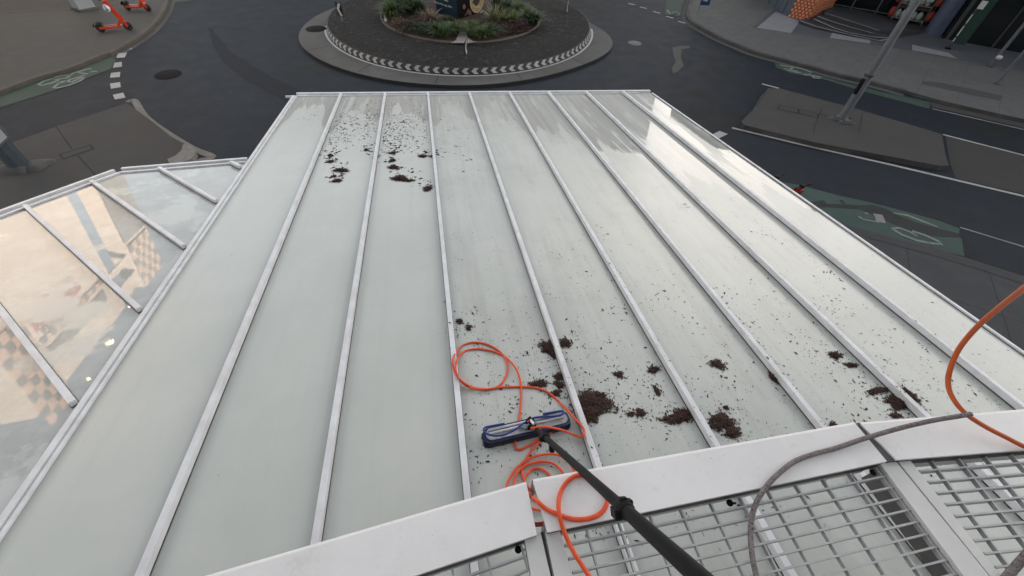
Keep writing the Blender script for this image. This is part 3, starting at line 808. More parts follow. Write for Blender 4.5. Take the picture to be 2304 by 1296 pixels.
# left canopy: bars at 45 degrees to the first
CB = [3.678 + 0.835 * k for k in range(7)]
lc = thing('glass_canopy', 'lower left glass canopy with slanting bars mirroring a sunlit facade', 'canopy', mat=MC)
UL = U0 - 0.056
corner = Vector((-2.081, -2.874)); fdir = Vector((-0.545, -0.838))
c0 = 2.683 + 0.695
def front_pt(c):
    "where the bar line v = u + c meets the front edge (local x, y=-v)"
    # first stretch
    a = Vector((UL, -2.69)); d = corner - a
    # -y = x + c -> x + y + c = 0
    k = -(a.x + a.y + c) / (d.x + d.y)
    if k <= 1: return a + d * k
    k = -(corner.x + corner.y + c) / (fdir.x + fdir.y)
    return corner + fdir * k
cs = [-(UL - 2.69)] + CB
for c1_, c2_ in zip(cs[:-1], cs[1:]):
    p1, p2 = front_pt(c1_), front_pt(c2_)
    q1, q2 = Vector((UL, -(UL + c1_))), Vector((UL, -(UL + c2_)))
    pts = [p1]
    cc = -(corner.x + corner.y)
    if c1_ < cc < c2_: pts.append(corner)
    pts += [p2, q2] + ([q1] if (q1 - p1).length > 0.01 else [])
    g = MB(); g.prism(pts, -0.014, 0.0, M_glassl); g.build('glass_panel', lc)
for c in CB:
    p, q = front_pt(c), Vector((UL, -(UL + c)))
    t = (q - p).normalized()
    a, b = p + t * 0.02, q - t * 0.02
    g = MB()
    g.bar((a.x, a.y, 0.0042), (b.x, b.y, 0.0042), 0.044, 0.0065, M_dark)
    g.bar((a.x, a.y, 0.028), (b.x, b.y, 0.028), 0.038, 0.04, M_alu)
    g.build('glazing_bar', lc, bevel=0.003)
g = MB()
def edge_bar(p, q, off, z0, z1, wd, m):
    t = (Vector(q) - Vector(p)).normalized(); n = Vector((t.y, -t.x))
    a, b = Vector(p) + n * off, Vector(q) + n * off
    g.bar((a.x, a.y, (z0 + z1) / 2), (b.x, b.y, (z0 + z1) / 2), wd, z1 - z0, m)
p_a, p_b, p_c = Vector((UL - 0.004, -2.69)), corner, corner + fdir * 6
for s_, e_ in ((p_b, p_a), (p_c, p_b)):
    edge_bar(s_, e_, -0.085, -0.12, 0.028, 0.04, M_alu)
    edge_bar(s_, e_, -0.045, -0.06, -0.02, 0.05, M_gal)
    edge_bar(s_, e_, 0.0, 0.001, 0.016, 0.03, M_alu)
g.build('gutter', lc)
for pt in (Vector((-2.1, -3.4)), Vector((-3.4, -5.6))):
    P = cw(pt.x, pt.y, -0.1)
    g = MB(); g.tube([(P.x, P.y, 0.1), P], 0.05, M_gal, 12)
    o = g.build('post', lc); o.matrix_parent_inverse = MC.inverted()

# ================================================================== WALKWAY (three sections, polygonal in plan)
ZG = 5.0
def lin(p, q, k): return (p[0] + (q[0] - p[0]) * k, p[1] + (q[1] - p[1]) * k)
caps = [
    [(-200, 1498.5), (1185, 1090), (1208, 1203), (-100, 1642)],
    [(1200, 1084.5), (1926, 954.5), (1996, 1038), (1232, 1197.5)],
    [(1938, 955), (2700, 893), (2800, 973), (2017.6, 1034.5)]]
jl = [None, [(1258, 1188), (1288.6, 1296)], [(2045, 1031.5), (2251.5, 1294.5)]]
jr = [[(1178.7, 1205), (1195, 1296)], [(1979.4, 1042), (2169, 1296)], None]
plates = [[[(1178.7, 1205), (1216, 1197), (1239, 1296), (1195, 1296)]],
          [[(1226.4, 1195), (1258, 1188), (1288.6, 1296), (1247, 1296)], [(1979.4, 1042), (2014.6, 1036.7), (2225.6, 1296), (2169, 1296)]],
          [[(2019, 1035.5), (2045, 1031.5), (2251.5, 1294.5), (2228.6, 1296)]]]
wl = ['aluminium walkway section with white cap, lower left below the orange hose', 'middle walkway section of open grating under the brush pole, between two joints', 'right hand walkway section of grating with white cap under the grey rope end']
for k in range(3):
    base = at(*caps[k][2], ZG)
    th = thing('walkway_section', wl[k], 'walkway', (0, 0, 0), group='sections of the grated walkway')
    C = gpoly(caps[k], ZG + 0.035)
    g = MB()
    g.prism(C, ZG + 0.018, ZG + 0.035, M_cap)
    o_l, o_r = C[0], C[1]
    t = (o_r - o_l).normalized(); n = Vector((-t.y, t.x))
    if n.dot(C[2] - C[1]) > 0: n = -n
    ins = [o_l - n * 0.010, o_r - n * 0.010]
    # rolled outer lip and drop face
    prof = [(0.0, 0.035), (0.006, 0.0338), (0.010, 0.030), (0.012, 0.023), (0.012, -0.11), (0.006, -0.11)]
    V, Fs = [], []
    for q in (o_l, o_r):
        for d_, z_ in prof:
            p = q + n * d_; V.append((p.x, p.y, ZG + z_))
    m_ = len(prof)
    Fs = [(i, i + 1, m_ + i + 1, m_ + i) for i in range(m_ - 1)]
    nrm = (Vector(V[m_]) - Vector(V[0])).cross(Vector(V[1]) - Vector(V[0]))
    g.add(V, Fs, M_cap, True)
    g.build('fascia_cap', th)
    # dark lip under the inner edge
    i_l, i_r = C[3], C[2]
    g = MB(); tt = (i_r - i_l).normalized()
    a, b = i_l - n * -0.003, i_r - n * -0.003
    g.bar((a.x, a.y, ZG + 0.0), (b.x, b.y, ZG - 0.006), 0.006, 0.046, pm('dark_lip', (0.028, 0.024, 0.030), None, 8, 0.6))
    g.bar((a.x + n.x * 0.02, a.y + n.y * 0.02, ZG - 0.06), (b.x + n.x * 0.02, b.y + n.y * 0.02, ZG - 0.06), 0.03, 0.08, M_gal)
    g.build('edge_angle', th)
    # grating
    G0 = gpoly([caps[k][3], caps[k][2]], ZG)
    org = G0[1]; t = (G0[1] - G0[0]).normalized(); n2 = Vector((t.y, -t.x))
    if n2.y > 0: n2 = -n2
    def srange(off):
        lo, hi = (-(G0[1] - G0[0]).length if k == 0 else -1.5), (0.0 if k == 2 else 1.2)
        p = org + n2 * off
        for which, jj in ((0, jl[k]), (1, jr[k])):
            if jj is None: continue
            a_, b_ = gpoly(jj, ZG); d_ = (b_ - a_)
            den = t.x * d_.y - t.y * d_.x
            s = ((a_.x - p.x) * d_.y - (a_.y - p.y) * d_.x) / den
            if which == 0: lo = s + 0.004
            else: hi = s - 0.004
        return lo, hi
    g = MB(); NB = 19
    offs = [0.043 + 0.0365 * i for i in range(NB)]
    for off in offs:
        lo, hi = srange(off)
        if hi <= lo: continue
        p = org + n2 * off
        a, b = p + t * lo, p + t * hi
        g.bar((a.x, a.y, ZG - 0.016), (b.x, b.y, ZG - 0.016), 0.0058, 0.032, M_gal)
    s0 = -0.055 - 0.108 * 14
    for j in range(36):
        s = s0 + 0.108 * j
        ok = [off for off in [0.012] + offs if srange(off)[0] < s < srange(off)[1]]
        if len(ok) < 2: continue
        a, b = org + n2 * ok[0] + t * s, org + n2 * ok[-1] + t * s
        g.bar((a.x, a.y, ZG - 0.0105), (b.x, b.y, ZG - 0.0105), 0.0056, 0.017, M_gal)
    g.build('grating', th)
    for pl_ in plates[k]:
        q = pl_[:2] + [lin(pl_[1], pl_[2], 2.2), lin(pl_[0], pl_[3], 2.2)]
        P = gpoly(q, ZG + 0.012)
        g = MB(); g.prism(P, ZG - 0.028, ZG + 0.012, M_plate)
        g.build('joint_plate', th, bevel=0.003)
# support arms below the joints and rubber seal in the cap gap
for k, (a, b, lb) in enumerate((((1219, 1195), (1243, 1296), 'dark steel support arm seen through the gap at the left grating joint'), ((2016, 1037), (2227, 1296), 'dark steel support arm under the right grating joint'))):
    A_, B_ = at(*a, ZG - 0.05), at(*lin(a, b, 2.2), ZG - 0.05)
    g = MB(); g.bar((A_.x, A_.y, ZG - 0.14), (B_.x, B_.y, ZG - 0.14), 0.05, 0.16, pm('dark_steel', (0.16, 0.165, 0.16), (0.11, 0.115, 0.11), 10, 0.6), )
    tag(g.build('support_arm'), lb, 'bracket', 'support arms of the walkway')
g = MB()
P = gpoly([(1927, 955), (1937, 955), (2016, 1036), (1999, 1038)], ZG + 0.03)
g.prism(P, ZG - 0.05, ZG + 0.028, pm('rubber_seal', (0.11, 0.11, 0.112), (0.07, 0.07, 0.07), 30, 0.7))
tag(g.build('rubber_seal'), 'dark rubber strip filling the joint between two white caps', 'seal')
for i, (px, lb) in enumerate((((1166, 1236), 'small black clip on the grating left of the left joint'), ((1643, 1131), 'small black clip at the grating edge halfway along the middle section'), ((1966, 1062), 'small black clip in the corner of the grating by the right joint'))):
    P = at(*px, ZG - 0.02)
    g = MB(); g.lathe((0, 0, 0), [(0.003, 0.006), (0.006, 0.006), (0.0085, 0.0), (0.011, 0.0), (0.011, -0.006), (0.0, -0.006)], M_black, 12)
    g.box((0.012, 0, -0.003), (0.016, 0.006, 0.005), M_black)
    tag(g.build('clip', loc=P), lb, 'clip', 'clips holding the grating')

# ================================================================== BRUSH ON A POLE
bl, br = Vector(cl(1087, 984, 0.045)), Vector(cl(1281, 939, 0.045))
bc = (bl + br) / 2; bang = math.atan2((br - bl).y, (br - bl).x); BL = (br - bl).length
MBR = MC @ Matrix.Translation((bc.x, bc.y, 0.001)) @ Matrix.Rotation(bang, 4, 'Z')
MBRi = MBR.inverted()
brush = thing('window_brush', 'long blue and silver wash brush on a black telescopic pole lying on the glass', 'brush', mat=MBR)
M_navy = pm('navy_plastic', (0.0128, 0.0280, 0.1054), (0.0080, 0.0154, 0.0527), 12, 0.35)
M_bris = pm('dark_bristles', (0.012, 0.013, 0.022), (0.03, 0.03, 0.042), 90, 0.8, bump=0.8, bscale=160)
M_blue = pm('blue_hose', (0.012, 0.042, 0.24), (0.01, 0.03, 0.19), 20, 0.32)
M_silver = pm('brushed_silver', (0.75, 0.75, 0.77), (0.6, 0.6, 0.62), 16, 0.25, metal=0.4)
M_dirty = pm('dirty_aluminium', (0.62, 0.62, 0.66), (0.22, 0.215, 0.215), 26, 0.4, metal=0.2, big=(9, (0.30, 0.29, 0.29)))
M_teal = pm('teal_fitting', (0.02, 0.11, 0.13), (0.30, 0.36, 0.38), 60, 0.4)
def stadium(L, W_, n=10):
    r_ = min(W_ / 2, 0.035); P = []
    for cx_, cy_, a0 in ((L / 2 - r_, W_ / 2 - r_, 0), (-L / 2 + r_, W_ / 2 - r_, 90), (-L / 2 + r_, -W_ / 2 + r_, 180), (L / 2 - r_, -W_ / 2 + r_, 270)):
        for j in range(n + 1):
            a = R(a0 + 90 * j / n); P.append((cx_ + r_ * math.cos(a), cy_ + r_ * math.sin(a)))
    return P
g = MB(); g.prism(stadium(BL, 0.105), 0.0, 0.034, M_bris)
rnd = random.Random(3)
for _ in range(700):
    a = rnd.random(); P = stadium(BL - 0.004, 0.101, 6)
    i = rnd.randrange(len(P)); p, q = Vector(P[i]), Vector(P[(i + 1) % len(P)])
    b = p.lerp(q, rnd.random()); o_ = b.normalized() * rnd.uniform(0.004, 0.012)
    s_ = Vector((-o_.y, o_.x)).normalized() * 0.0014
    g.add([(b.x - s_.x, b.y - s_.y, 0.036), (b.x + s_.x, b.y + s_.y, 0.036), (b.x + o_.x, b.y + o_.y, 0.0)], [(0, 1, 2)], M_bris)
g.build('bristles', brush)
g = MB(); g.prism(stadium(BL - 0.006, 0.098), 0.036, 0.052, M_navy); g.build('brush_block', brush, bevel=0.004)
g = MB(); g.prism(stadium(BL - 0.036, 0.074), 0.053, 0.058, M_dirty); g.build('top_plate', brush, bevel=0.002)
for y_ in (0.002, 0.024):
    g = MB(); g.tube([(-BL * .43, y_, 0.065), (BL * .42, y_ , 0.065)], 0.0075, M_silver, 10); g.build('bar', brush)
def bloc(px, py, h):
    x, y = cl(px, py, h)
    return MBRi @ cw(x, y, h)
Z4 = lambda p: zs(p, 8.229, 1060, 890)
g = MB(); g.tube(spline([bloc(x, y, 0.085) for x, y in Z4([(1010, 490), (930, 545), (830, 620), (700, 690), (560, 738), (400, 742), (280, 700), (232, 645), (262, 590), (400, 560), (560, 530), (620, 520)])], 6), 0.006, M_blue, 8)
g.build('blue_tube', brush)
g = MB(); g.tube(spline([bloc(x, y, 0.085) for x, y in Z4([(1090, 445), (1180, 410), (1300, 395), (1500, 385), (1640, 365), (1705, 330), (1700, 295), (1640, 290), (1500, 310), (1330, 345)])], 6), 0.0065, M_blue, 8)
g.build('blue_tube', brush)
j0 = bloc(1060 + 1110 / 8.229, 890 + 530 / 8.229, 0.085)
g = MB()
g.box((j0.x, j0.y + 0.005, 0.078), (0.05, 0.05, 0.03), M_black)
g.box((j0.x - 0.004, j0.y + 0.03, 0.095), (0.03, 0.014, 0.02), M_black, Matrix.Rotation(0.5, 3, 'Z'))
g.tube([(j0.x - 0.05, j0.y - 0.012, 0.078), (j0.x - 0.012, j0.y + 0.0, 0.085)], 0.011, M_teal, 10)
g.tube([(j0.x + 0.0, j0.y + 0.03, 0.09), (j0.x + 0.012, j0.y - 0.014, 0.10)], 0.009, M_silver, 10)
g.tube([(j0.x + 0.022, j0.y + 0.02, 0.08), (j0.x + 0.03, j0.y - 0.012, 0.09)], 0.008, M_teal, 10)
g.box((j0.x - 0.016, j0.y + 0.012, 0.1), (0.014, 0.010, 0.01), pm('red_clip', (0.45, 0.05, 0.05), None, 20, 0.4))
g.build('swivel_joint', brush, bevel=0.002)
PA = MBR @ bloc(1209, 968, 0.10)
PB = atd(1606, 1328, 0.84)
pd = (PB - PA).normalized()
def pole_pt(t): return PA + (PB - PA) * t
def pole_t(px):
    return min((abs(pix(pole_pt(i / 400))[0] - px), i / 400) for i in range(401))[1]
tj = pole_t(1402)
def padd(mb_, name, bevel=0):
    o = mb_.build(name, brush, bevel=bevel); o.matrix_parent_inverse = MBRi; return o
RP = 0.0146
g = MB(); g.tube([pole_pt(0.0), pole_pt(tj)], RP, M_carbon, 20); padd(g, 'pole_section')
g = MB(); g.tube([pole_pt(tj), pole_pt(1.0), pole_pt(1.25)], RP * 1.14, M_carbon, 24); padd(g, 'pole_section')
side = pd.cross(Vector((0, 0, 1))).normalized(); upv = side.cross(pd).normalized()
MP = Matrix((pd, side, upv)).transposed()
def clamp(t, s, name):
    g = MB(); c = pole_pt(t)
    g.tube([c - pd * 0.018 * s, c - pd * 0.012 * s, c + pd * 0.030 * s, c + pd * 0.042 * s], [RP * 1.25 * s ** .5, RP * 1.6 * s ** .5, RP * 1.65 * s ** .5, RP * 1.35 * s ** .5], M_black, 18)
    g.box(c + side * RP * 1.5 + pd * 0.012 - upv * 0.006, (0.046 * s, 0.020 * s, 0.024), M_black, MP)
    g.box(c - side * RP * 1.1 + pd * 0.002 + upv * RP * .9, (0.030 * s, 0.014, 0.012), M_black, MP)
    g.box(c + upv * RP * 1.5 + pd * 0.008, (0.022 * s, 0.018, 0.010), M_black, MP)
    o = padd(g, name, 0.003)
    g = MB()
    for k in (-1, 1):
        g.tube([c + upv * RP * 1.5 + side * 0.005 * k, c + upv * (RP * 1.5 + 0.008) + side * 0.005 * k], 0.0022, M_silver, 8)
    b_ = g.build('screw', o); b_.matrix_parent_inverse = MBRi
    return o
clamp(pole_t(1226), 1.0, 'pole_clamp')
clamp(tj, 0.84, 'pole_clamp')
g = MB(); g.box(pole_pt(pole_t(1240)) - upv * 0.028, (0.036, 0.022, 0.03), M_black, MP); padd(g, 'clamp_lever', 0.004)

# ================================================================== HOSES AND ROPES
HR = 0.0072
Z6 = lambda p: zs(p, 2.1033, 960, 680)
def on_glass(px, py, extra=0.0):
    x, y = cl(px, py, HR)
    k = abs(x - round(x / PANEL) * PANEL); i = round(x / PANEL)
    h = HR + 0.001 + (0.055 if (k < 0.045 and 0 <= i <= 7) else 0.0) + extra
    x, y = cl(px, py, h)
    return cw(x, y, h)
hp = []
ring1 = [(560, 590), (640, 605), (710, 632), (742, 632), (740, 595), (690, 540), (640, 485), (580, 430), (520, 406), (440, 400), (350, 403), (290, 411), (220, 403), (160, 368), (128, 318), (127, 262), (160, 212), (218, 190), (288, 200), (348, 235), (378, 280), (382, 330), (362, 375), (325, 405)]
ring2 = [(240, 412), (178, 388), (142, 340), (140, 285), (170, 238), (230, 221), (300, 229), (362, 252), (405, 290), (432, 335), (446, 390), (446, 470), (438, 545), (428, 620), (418, 670), (432, 697), (475, 682), (530, 648), (592, 606)]
coils = [(600, 607), (530, 665), (482, 722), (452, 785), (458, 838), (492, 885), (560, 905), (604, 880), (590, 830), (552, 793), (508, 786), (474, 815), (462, 852), (492, 920), (572, 942), (640, 895), (648, 818), (606, 768), (550, 754), (480, 768), (430, 805), (413, 868), (440, 945), (560, 985), (690, 925), (704, 810), (642, 732), (570, 719), (492, 738), (430, 780), (396, 828), (378, 880), (395, 950), (440, 960)]
hp.append(MBR @ bloc(960 + 492 / 2.1033, 680 + 597 / 2.1033, 0.115))
lifts = {0: 0.10, 1: 0.06, 2: 0.02}
for i, p in enumerate(ring1): hp.append(on_glass(*Z6([p])[0], extra=lifts.get(i, 0.0)))
for i, p in enumerate(ring2): hp.append(on_glass(*Z6([p])[0], extra=0.013 if i in (8, 9) else (0.012 if i < 4 else 0.0)))
for i, p in enumerate(coils): hp.append(on_glass(*Z6([p])[0], extra=0.004 * (i // 8)))
# up through the gap in the cap and round the loop lying on it
E5 = lambda p: zs(p, 5.063, 1180, 1040)
hp.append(at(*E5([(60, 355)])[0], ZG - 0.25)); hp.append(at(*E5([(85, 400)])[0], ZG + 0.0))
for i, p in enumerate([(140, 440), (250, 532), (400, 602), (540, 645), (680, 650), (820, 612), (905, 540), (945, 450), (930, 350), (850, 240), (750, 170), (640, 150), (555, 168), (470, 240), (410, 350), (388, 480), (400, 600), (432, 730), (490, 880), (570, 1040), (660, 1180), (740, 1300), (850, 1450)]):
    z = ZG + 0.035 + HR + (0.012 if 15 <= i <= 16 else 0)
    if i >= 18: z = ZG + HR + 0.022
    hp.append(at(*E5([p])[0], z))
g = MB(); g.tube(spline(hp, 7), HR, M_orange, 10)
tag(g.build('hose'), 'bright orange hose coiled round the brush and looping over the white cap', 'hose')
# loose end showing in the gap
g = MB(); g.tube([at(*E5([(100, 712)])[0], ZG - 0.06), at(*E5([(190, 706)])[0], ZG - 0.05), at(*E5([(240, 690)])[0], ZG - 0.06)], HR, M_orange, 8)
tag(g.build('hose'), 'short orange hose stub showing in the gap between the two caps', 'hose')
# second hose, hanging
Z9 = lambda p: zs(p, 3.4107, 2080, 640)
hz = [((1000, -150), 5.82), ((764, 30), 5.66), ((560, 190), 5.50), ((400, 330), 5.38), ((262, 500), 5.26), ((192, 670), 5.18), ((186, 790), 5.14), ((236, 900), 5.12), ((330, 1002), 5.105), ((470, 1093), 5.085), ((620, 1170), 5.065), ((764, 1242), 5.05), ((950, 1310), 5.045)]
g = MB(); g.tube(spline([at(*Z9([p])[0], z) for p, z in hz], 8), 0.0085, M_orange2, 12)
tag(g.build('hose'), 'thick deep orange hose hanging in a bow at the right edge', 'hose')
def rope_mat():
    m = bpy.data.materials.new('grey_rope'); m.use_nodes = True
    t = m.node_tree; b = t.nodes['Principled BSDF']
    tc = _n(t, 'ShaderNodeTexCoord').outputs['Object']
    vo = _n(t, 'ShaderNodeTexVoronoi'); vo.inputs['Scale'].default_value = 170; t.links.new(tc, vo.inputs['Vector'])
    s_ = _n(t, 'ShaderNodeSeparateColor'); t.links.new(vo.outputs['Color'], s_.inputs[0])
    c = mixc(t, s_.outputs[0], (0.13, 0.11, 0.112), (0.23, 0.20, 0.20))
    wv = _n(t, 'ShaderNodeTexVoronoi'); wv.inputs['Scale'].default_value = 42; t.links.new(tc, wv.inputs['Vector'])
    c = mixc(t, smooth(t, wv.outputs['Distance'], 0.10, 0.16, 0.85, 0.0), c, (0.018, 0.016, 0.017))
    t.links.new(c, b.inputs['Base Color']); b.inputs['Roughness'].default_value = 0.85
    bp = _n(t, 'ShaderNodeBump'); bp.inputs['Strength'].default_value = 0.8; bp.inputs['Distance'].default_value = 0.003
    t.links.new(vo.outputs['Distance'], bp.inputs['Height']); t.links.new(bp.outputs[0], b.inputs['Normal'])
    return m
M_rope = rope_mat()
rp = [((2186, 931), 5.15), ((2160, 936), 5.135), ((2100, 946), 5.11), ((2030, 962), 5.08), ((1950, 985), 5.055), ((1885, 1007), 5.047), ((1830, 1022), 5.047), ((1785, 1040), 5.047), ((1742, 1075), 5.05), ((1712, 1112), 5.04), ((1695, 1150), 5.022), ((1689, 1195), 5.014), ((1692, 1245), 5.014), ((1702, 1296), 5.014), ((1720, 1350), 5.014)]
g = MB(); g.tube(spline([at(*p, z) for p, z in rp], 7), 0.0082, M_rope, 12)
tag(g.build('rope'), 'braided grey rope trailing over the white cap onto the grating', 'rope')
g = MB(); g.tube(spline([at(*p, z) for p, z in (((2380, 1165), 5.16), ((2330, 1225), 5.1), ((2290, 1270), 5.04), ((2255, 1310), 5.018), ((2200, 1370), 5.016))], 7), 0.0115, M_rope, 12)
tag(g.build('rope'), 'short bit of brown grey rope in the bottom right corner', 'rope')

# ================================================================== LEAF LITTER
rl = random.Random(11)
def flake(mb_, x, y, z, L, W_, ang, m, tilt=0.0):
    c, s_ = math.cos(ang), math.sin(ang); b_ = rl.uniform(0.1, 0.5) * L * 0.35
    k = rl.uniform(-0.25, 0.25) * L
    def P(a, b, h): return (x + a * c - b * s_, y + a * s_ + b * c, z + h)
    V = [P(-L / 2, 0, 0.0008 + tilt * L), P(0, -W_ / 2 + k * .4, b_), P(0, W_ / 2 + k * .4, b_), P(L / 2, k, 0.0008)]
    mb_.add(V, [(0, 1, 2), (1, 3, 2)], m)
def pile(px, py, rx, ry, label, dens=1.0, ang=0.0, m=None, h=None):
    m = m or M_litter
    cx_, cy_ = cl(px, py)
    x2, y2 = cl(px + rx, py); x3, y3 = cl(px, py + ry)
    rX = math.hypot(x2 - cx_, y2 - cy_); rY = math.hypot(x3 - cx_, y3 - cy_)
    g = MB(); K = 26
    ph = [rl.uniform(0, 6.28) for _ in range(4)]
    def rad(a): return 1 + 0.22 * math.sin(2 * a + ph[0]) + 0.18 * math.sin(3 * a + ph[1]) + 0.13 * math.sin(5 * a + ph[2]) + 0.1 * math.sin(9 * a + ph[3])
    h = h or min(0.022, 0.3 * min(rX, rY) + 0.003)
    V = [(0, 0, h)]
    for rr, hh in ((0.45, 0.8), (0.78, 0.35), (0.9, 0.001)):
        for j in range(K):
            a = 2 * math.pi * j / K; q = rad(a) * rr * rl.uniform(0.9, 1.1)
            V.append((rX * q * math.cos(a), rY * q * math.sin(a), h * hh * rl.uniform(0.7, 1.2) if hh > 0.01 else 0.001))
    Fs = [(0, 1 + j, 1 + (j + 1) % K) for j in range(K)]
    for r_ in range(2): Fs += [(1 + r_ * K + j, 1 + (r_ + 1) * K + j, 1 + (r_ + 1) * K + (j + 1) % K, 1 + r_ * K + (j + 1) % K) for j in range(K)]
    g.add(V, Fs, M_flake)
    N = int(max(30, min(1100, rX * rY * 3.14 * 30000 * dens)))
    for _ in range(N):
        a = rl.uniform(0, 6.283); q = math.sqrt(rl.random()) * (1.12 if rl.random() < .8 else 1.35)
        rr = rad(a) * q
        L = rl.uniform(0.009, 0.027)
        hz_ = h * max(0, 1 - q * q) * 1.05
        flake(g, rX * rr * math.cos(a), rY * rr * math.sin(a), hz_ + rl.uniform(0, 0.003), L, L * rl.uniform(0.22, 0.42), rl.uniform(0, 6.28), m, rl.uniform(-0.1, 0.7) if q < 1 else 0)
    o = g.build('leaf_pile'); o.matrix_world = MC @ Matrix.Translation((cx_, cy_, 0.0005)) @ Matrix.Rotation(ang, 4, 'Z')
    tag(o, label, 'leaf litter', 'clumps of rotten leaf litter on the glass')
PL = [
 (1333, 905, 38, 22, 'biggest wide pile of brown litter, right against the bar by the brush'),
 (1325, 930, 30, 22, 'lower half of the big litter pile beside the pole head bar'),
 (1348, 890, 13, 8, 'small tuft on the far side of the big litter pile'),
 (1236, 785, 17, 17, 'dense squarish litter pile on the left side of a bar above the hose ring'),
 (1272, 773, 15, 8, 'thin litter patch right of the bar, opposite the squarish pile'),
 (1212, 864, 18, 8, 'long litter clump just right of the crossing of the orange hose'),
 (1258, 848, 13, 7, 'upper of three litter clumps stacked against the bar above the brush'),
 (1258, 866, 9, 9, 'middle of three litter clumps stacked against the bar above the brush'),
 (1251, 885, 13, 6, 'lowest of three litter clumps stacked against the bar above the brush'),
 (1441, 929, 10, 9, 'small litter knot alone in the pane right of the biggest pile'),
 (1420, 932, 8, 5, 'scrap of litter between the biggest pile and the small knot'),
 (1530, 938, 34, 13, 'long litter pile left of a bar near the white cap'),
 (1622, 950, 26, 18, 'dark litter pile right of the bar near the white cap'),
 (1648, 975, 22, 9, 'ragged foot of the dark litter pile nearest the white cap'),
 (1633, 918, 5, 5, 'tiny litter tuft on the far side of the dark pile'),
 (1392, 843, 9, 8, 'flat litter patch in mid pane above the biggest pile'),
 (1470, 832, 14, 6, 'litter streak along the left side of the third bar from the pole'),
 (1477, 880, 5, 13, 'upright litter streak left of the bar above the long pile'),
 (1614, 820, 16, 8, 'loose litter patch in mid pane, up from the dark pile'),
 (1741, 851, 9, 10, 'round black litter lump stuck on the left of a bar'),
 (2022, 906, 32, 10, 'litter pile hugging the left of the second bar from the right'),
 (2047, 890, 12, 12, 'litter lump on the right of the second bar from the right'),
 (1975, 880, 26, 5, 'thin line of litter running down to the right hand pile'),
 (2015, 936, 12, 5, 'reddish scrap of litter just above the rope'),
 (1874, 957, 10, 5, 'small litter scrap touching the white cap right of a bar'),
 (1878, 800, 12, 7, 'litter patch in the middle of the pane left of the right hand bars'),
 (1915, 822, 12, 5, 'three legged litter scrap close to the second bar from the right'),
 (1034, 724, 7, 6, 'litter bit against the bar above the hose ring'),
 (1054, 738, 5, 8, 'small dark litter bit just inside the bar above the hose ring'),
]
for p in PL: pile(*p)
PF = [
 (758, 407, 12, 3.2, 'lowest wet clump in the second pane from the left of the far end'),
 (768, 384, 14.4, 4, 'wide wet clump above the lowest one, second pane'),
 (744, 364, 6.4, 3.2, 'wet clump beside the first bar, second pane'),
 (743, 350, 5.6, 2.4, 'small wet clump highest beside the first bar, second pane'),
 (752, 397, 5.6, 2.4, 'wet clump between the lowest and the wide one, second pane'),
 (824, 338, 5.6, 2, 'lone wet clump right of middle in the second pane'),
 (843, 355, 2.8, 3.2, 'wet clump touching the second bar'),
 (900, 402, 15, 6, 'biggest wet clump of the third pane, with a curved tail'),
 (920, 407, 11.2, 2.4, 'curved tail of the biggest wet clump in the third pane'),
 (886, 377, 11.2, 4, 'wet clump above the biggest one, third pane'),
 (882, 362, 6.4, 3.2, 'wet clump in the third pane, third from the bottom'),
 (883, 345, 7.2, 2.4, 'wet clump highest by the second bar, third pane'),
 (962, 425, 9, 5, 'black clump by the third bar, nearest the camera at the far end'),
 (951, 352, 8, 3, 'small wet clump right of middle in the third pane'),
 (974, 352, 5, 2.5, 'wet clump touching the third bar from the left'),
]
for p in PF: pile(*p, dens=1.2)
# loose flakes: too many to count
g = MB(); n_ = 0
def density(x, v):
    from math import sin
    c = 0.5 + 0.5 * sin(x * 7.1 + 2 * sin(v * 3.3)) * sin(v * 5.3 + 1.7 * sin(x * 4.1))
    if v > 2.2:
        if x < 1.5: return 0.01
        f = min(1.0, max(0, (v - 3.0) / 3.4))
        return (0.07 + 0.93 * f ** 1.3) * (0.25 + 0.75 * c) * (0.5 if x > 5.1 else 1.0)
    return 0.02 if x < 1.4 else 0.035 * (0.4 + c)
def put(x, v, L):
    if not (-0.6 < x < 5.7 and 0.2 < v < 7.6): return
    k = abs(x - round(x / PANEL) * PANEL); z = 0.0005
    if k < 0.026:
        z = 0.0556 if k < 0.0165 else 0.0075
        if rl.random() < 0.6: return
    flake(g, x, -v, z, L, L * rl.uniform(0.22, 0.5), rl.gauss(1.57, 0.9), M_flake)
while n_ < 1500:
    x, v = rl.uniform(-0.6, 5.7), rl.uniform(0.2, 7.5)
    if rl.random() > density(x, v): continue
    put(x, v, 0.005 + min(0.02, rl.expovariate(190))); n_ += 1
k_ = 0
while k_ < 230:
    x, v = rl.uniform(1.5, 5.6), rl.uniform(3.2, 7.4)
    if rl.random() > ((v - 2.6) / 4.8) ** 2.2 * (0.45 if x > 5.1 else 1.0): continue
    k_ += 1; sx_, sv_ = rl.uniform(0.03, 0.10), rl.uniform(0.04, 0.16); big_ = rl.random() < 0.35
    for _ in range(rl.randint(5, 26)):
        put(rl.gauss(x, sx_), rl.gauss(v, sv_), (0.009 if big_ else 0.005) + min(0.026, rl.expovariate(130 if big_ else 260)))
for p in PL:
    x, y = cl(p[0], p[1])
    for _ in range(34): put(rl.gauss(x, 0.075), rl.gauss(-y, 0.075), 0.007 + min(0.02, rl.expovariate(150)))
def crumb(x, v, r_, m):
    V = [(x + r_ * rl.uniform(.6, 1.2) * math.cos(a), -v + r_ * rl.uniform(.4, .8) * math.sin(a), 0.0006) for a in (0, 1.05, 2.1, 3.14, 4.2, 5.2)] + [(x + rl.uniform(-.3, .3) * r_, -v, r_ * rl.uniform(.3, .6))]
    g.add(V, [(i, (i + 1) % 6, 6) for i in range(6)], m)
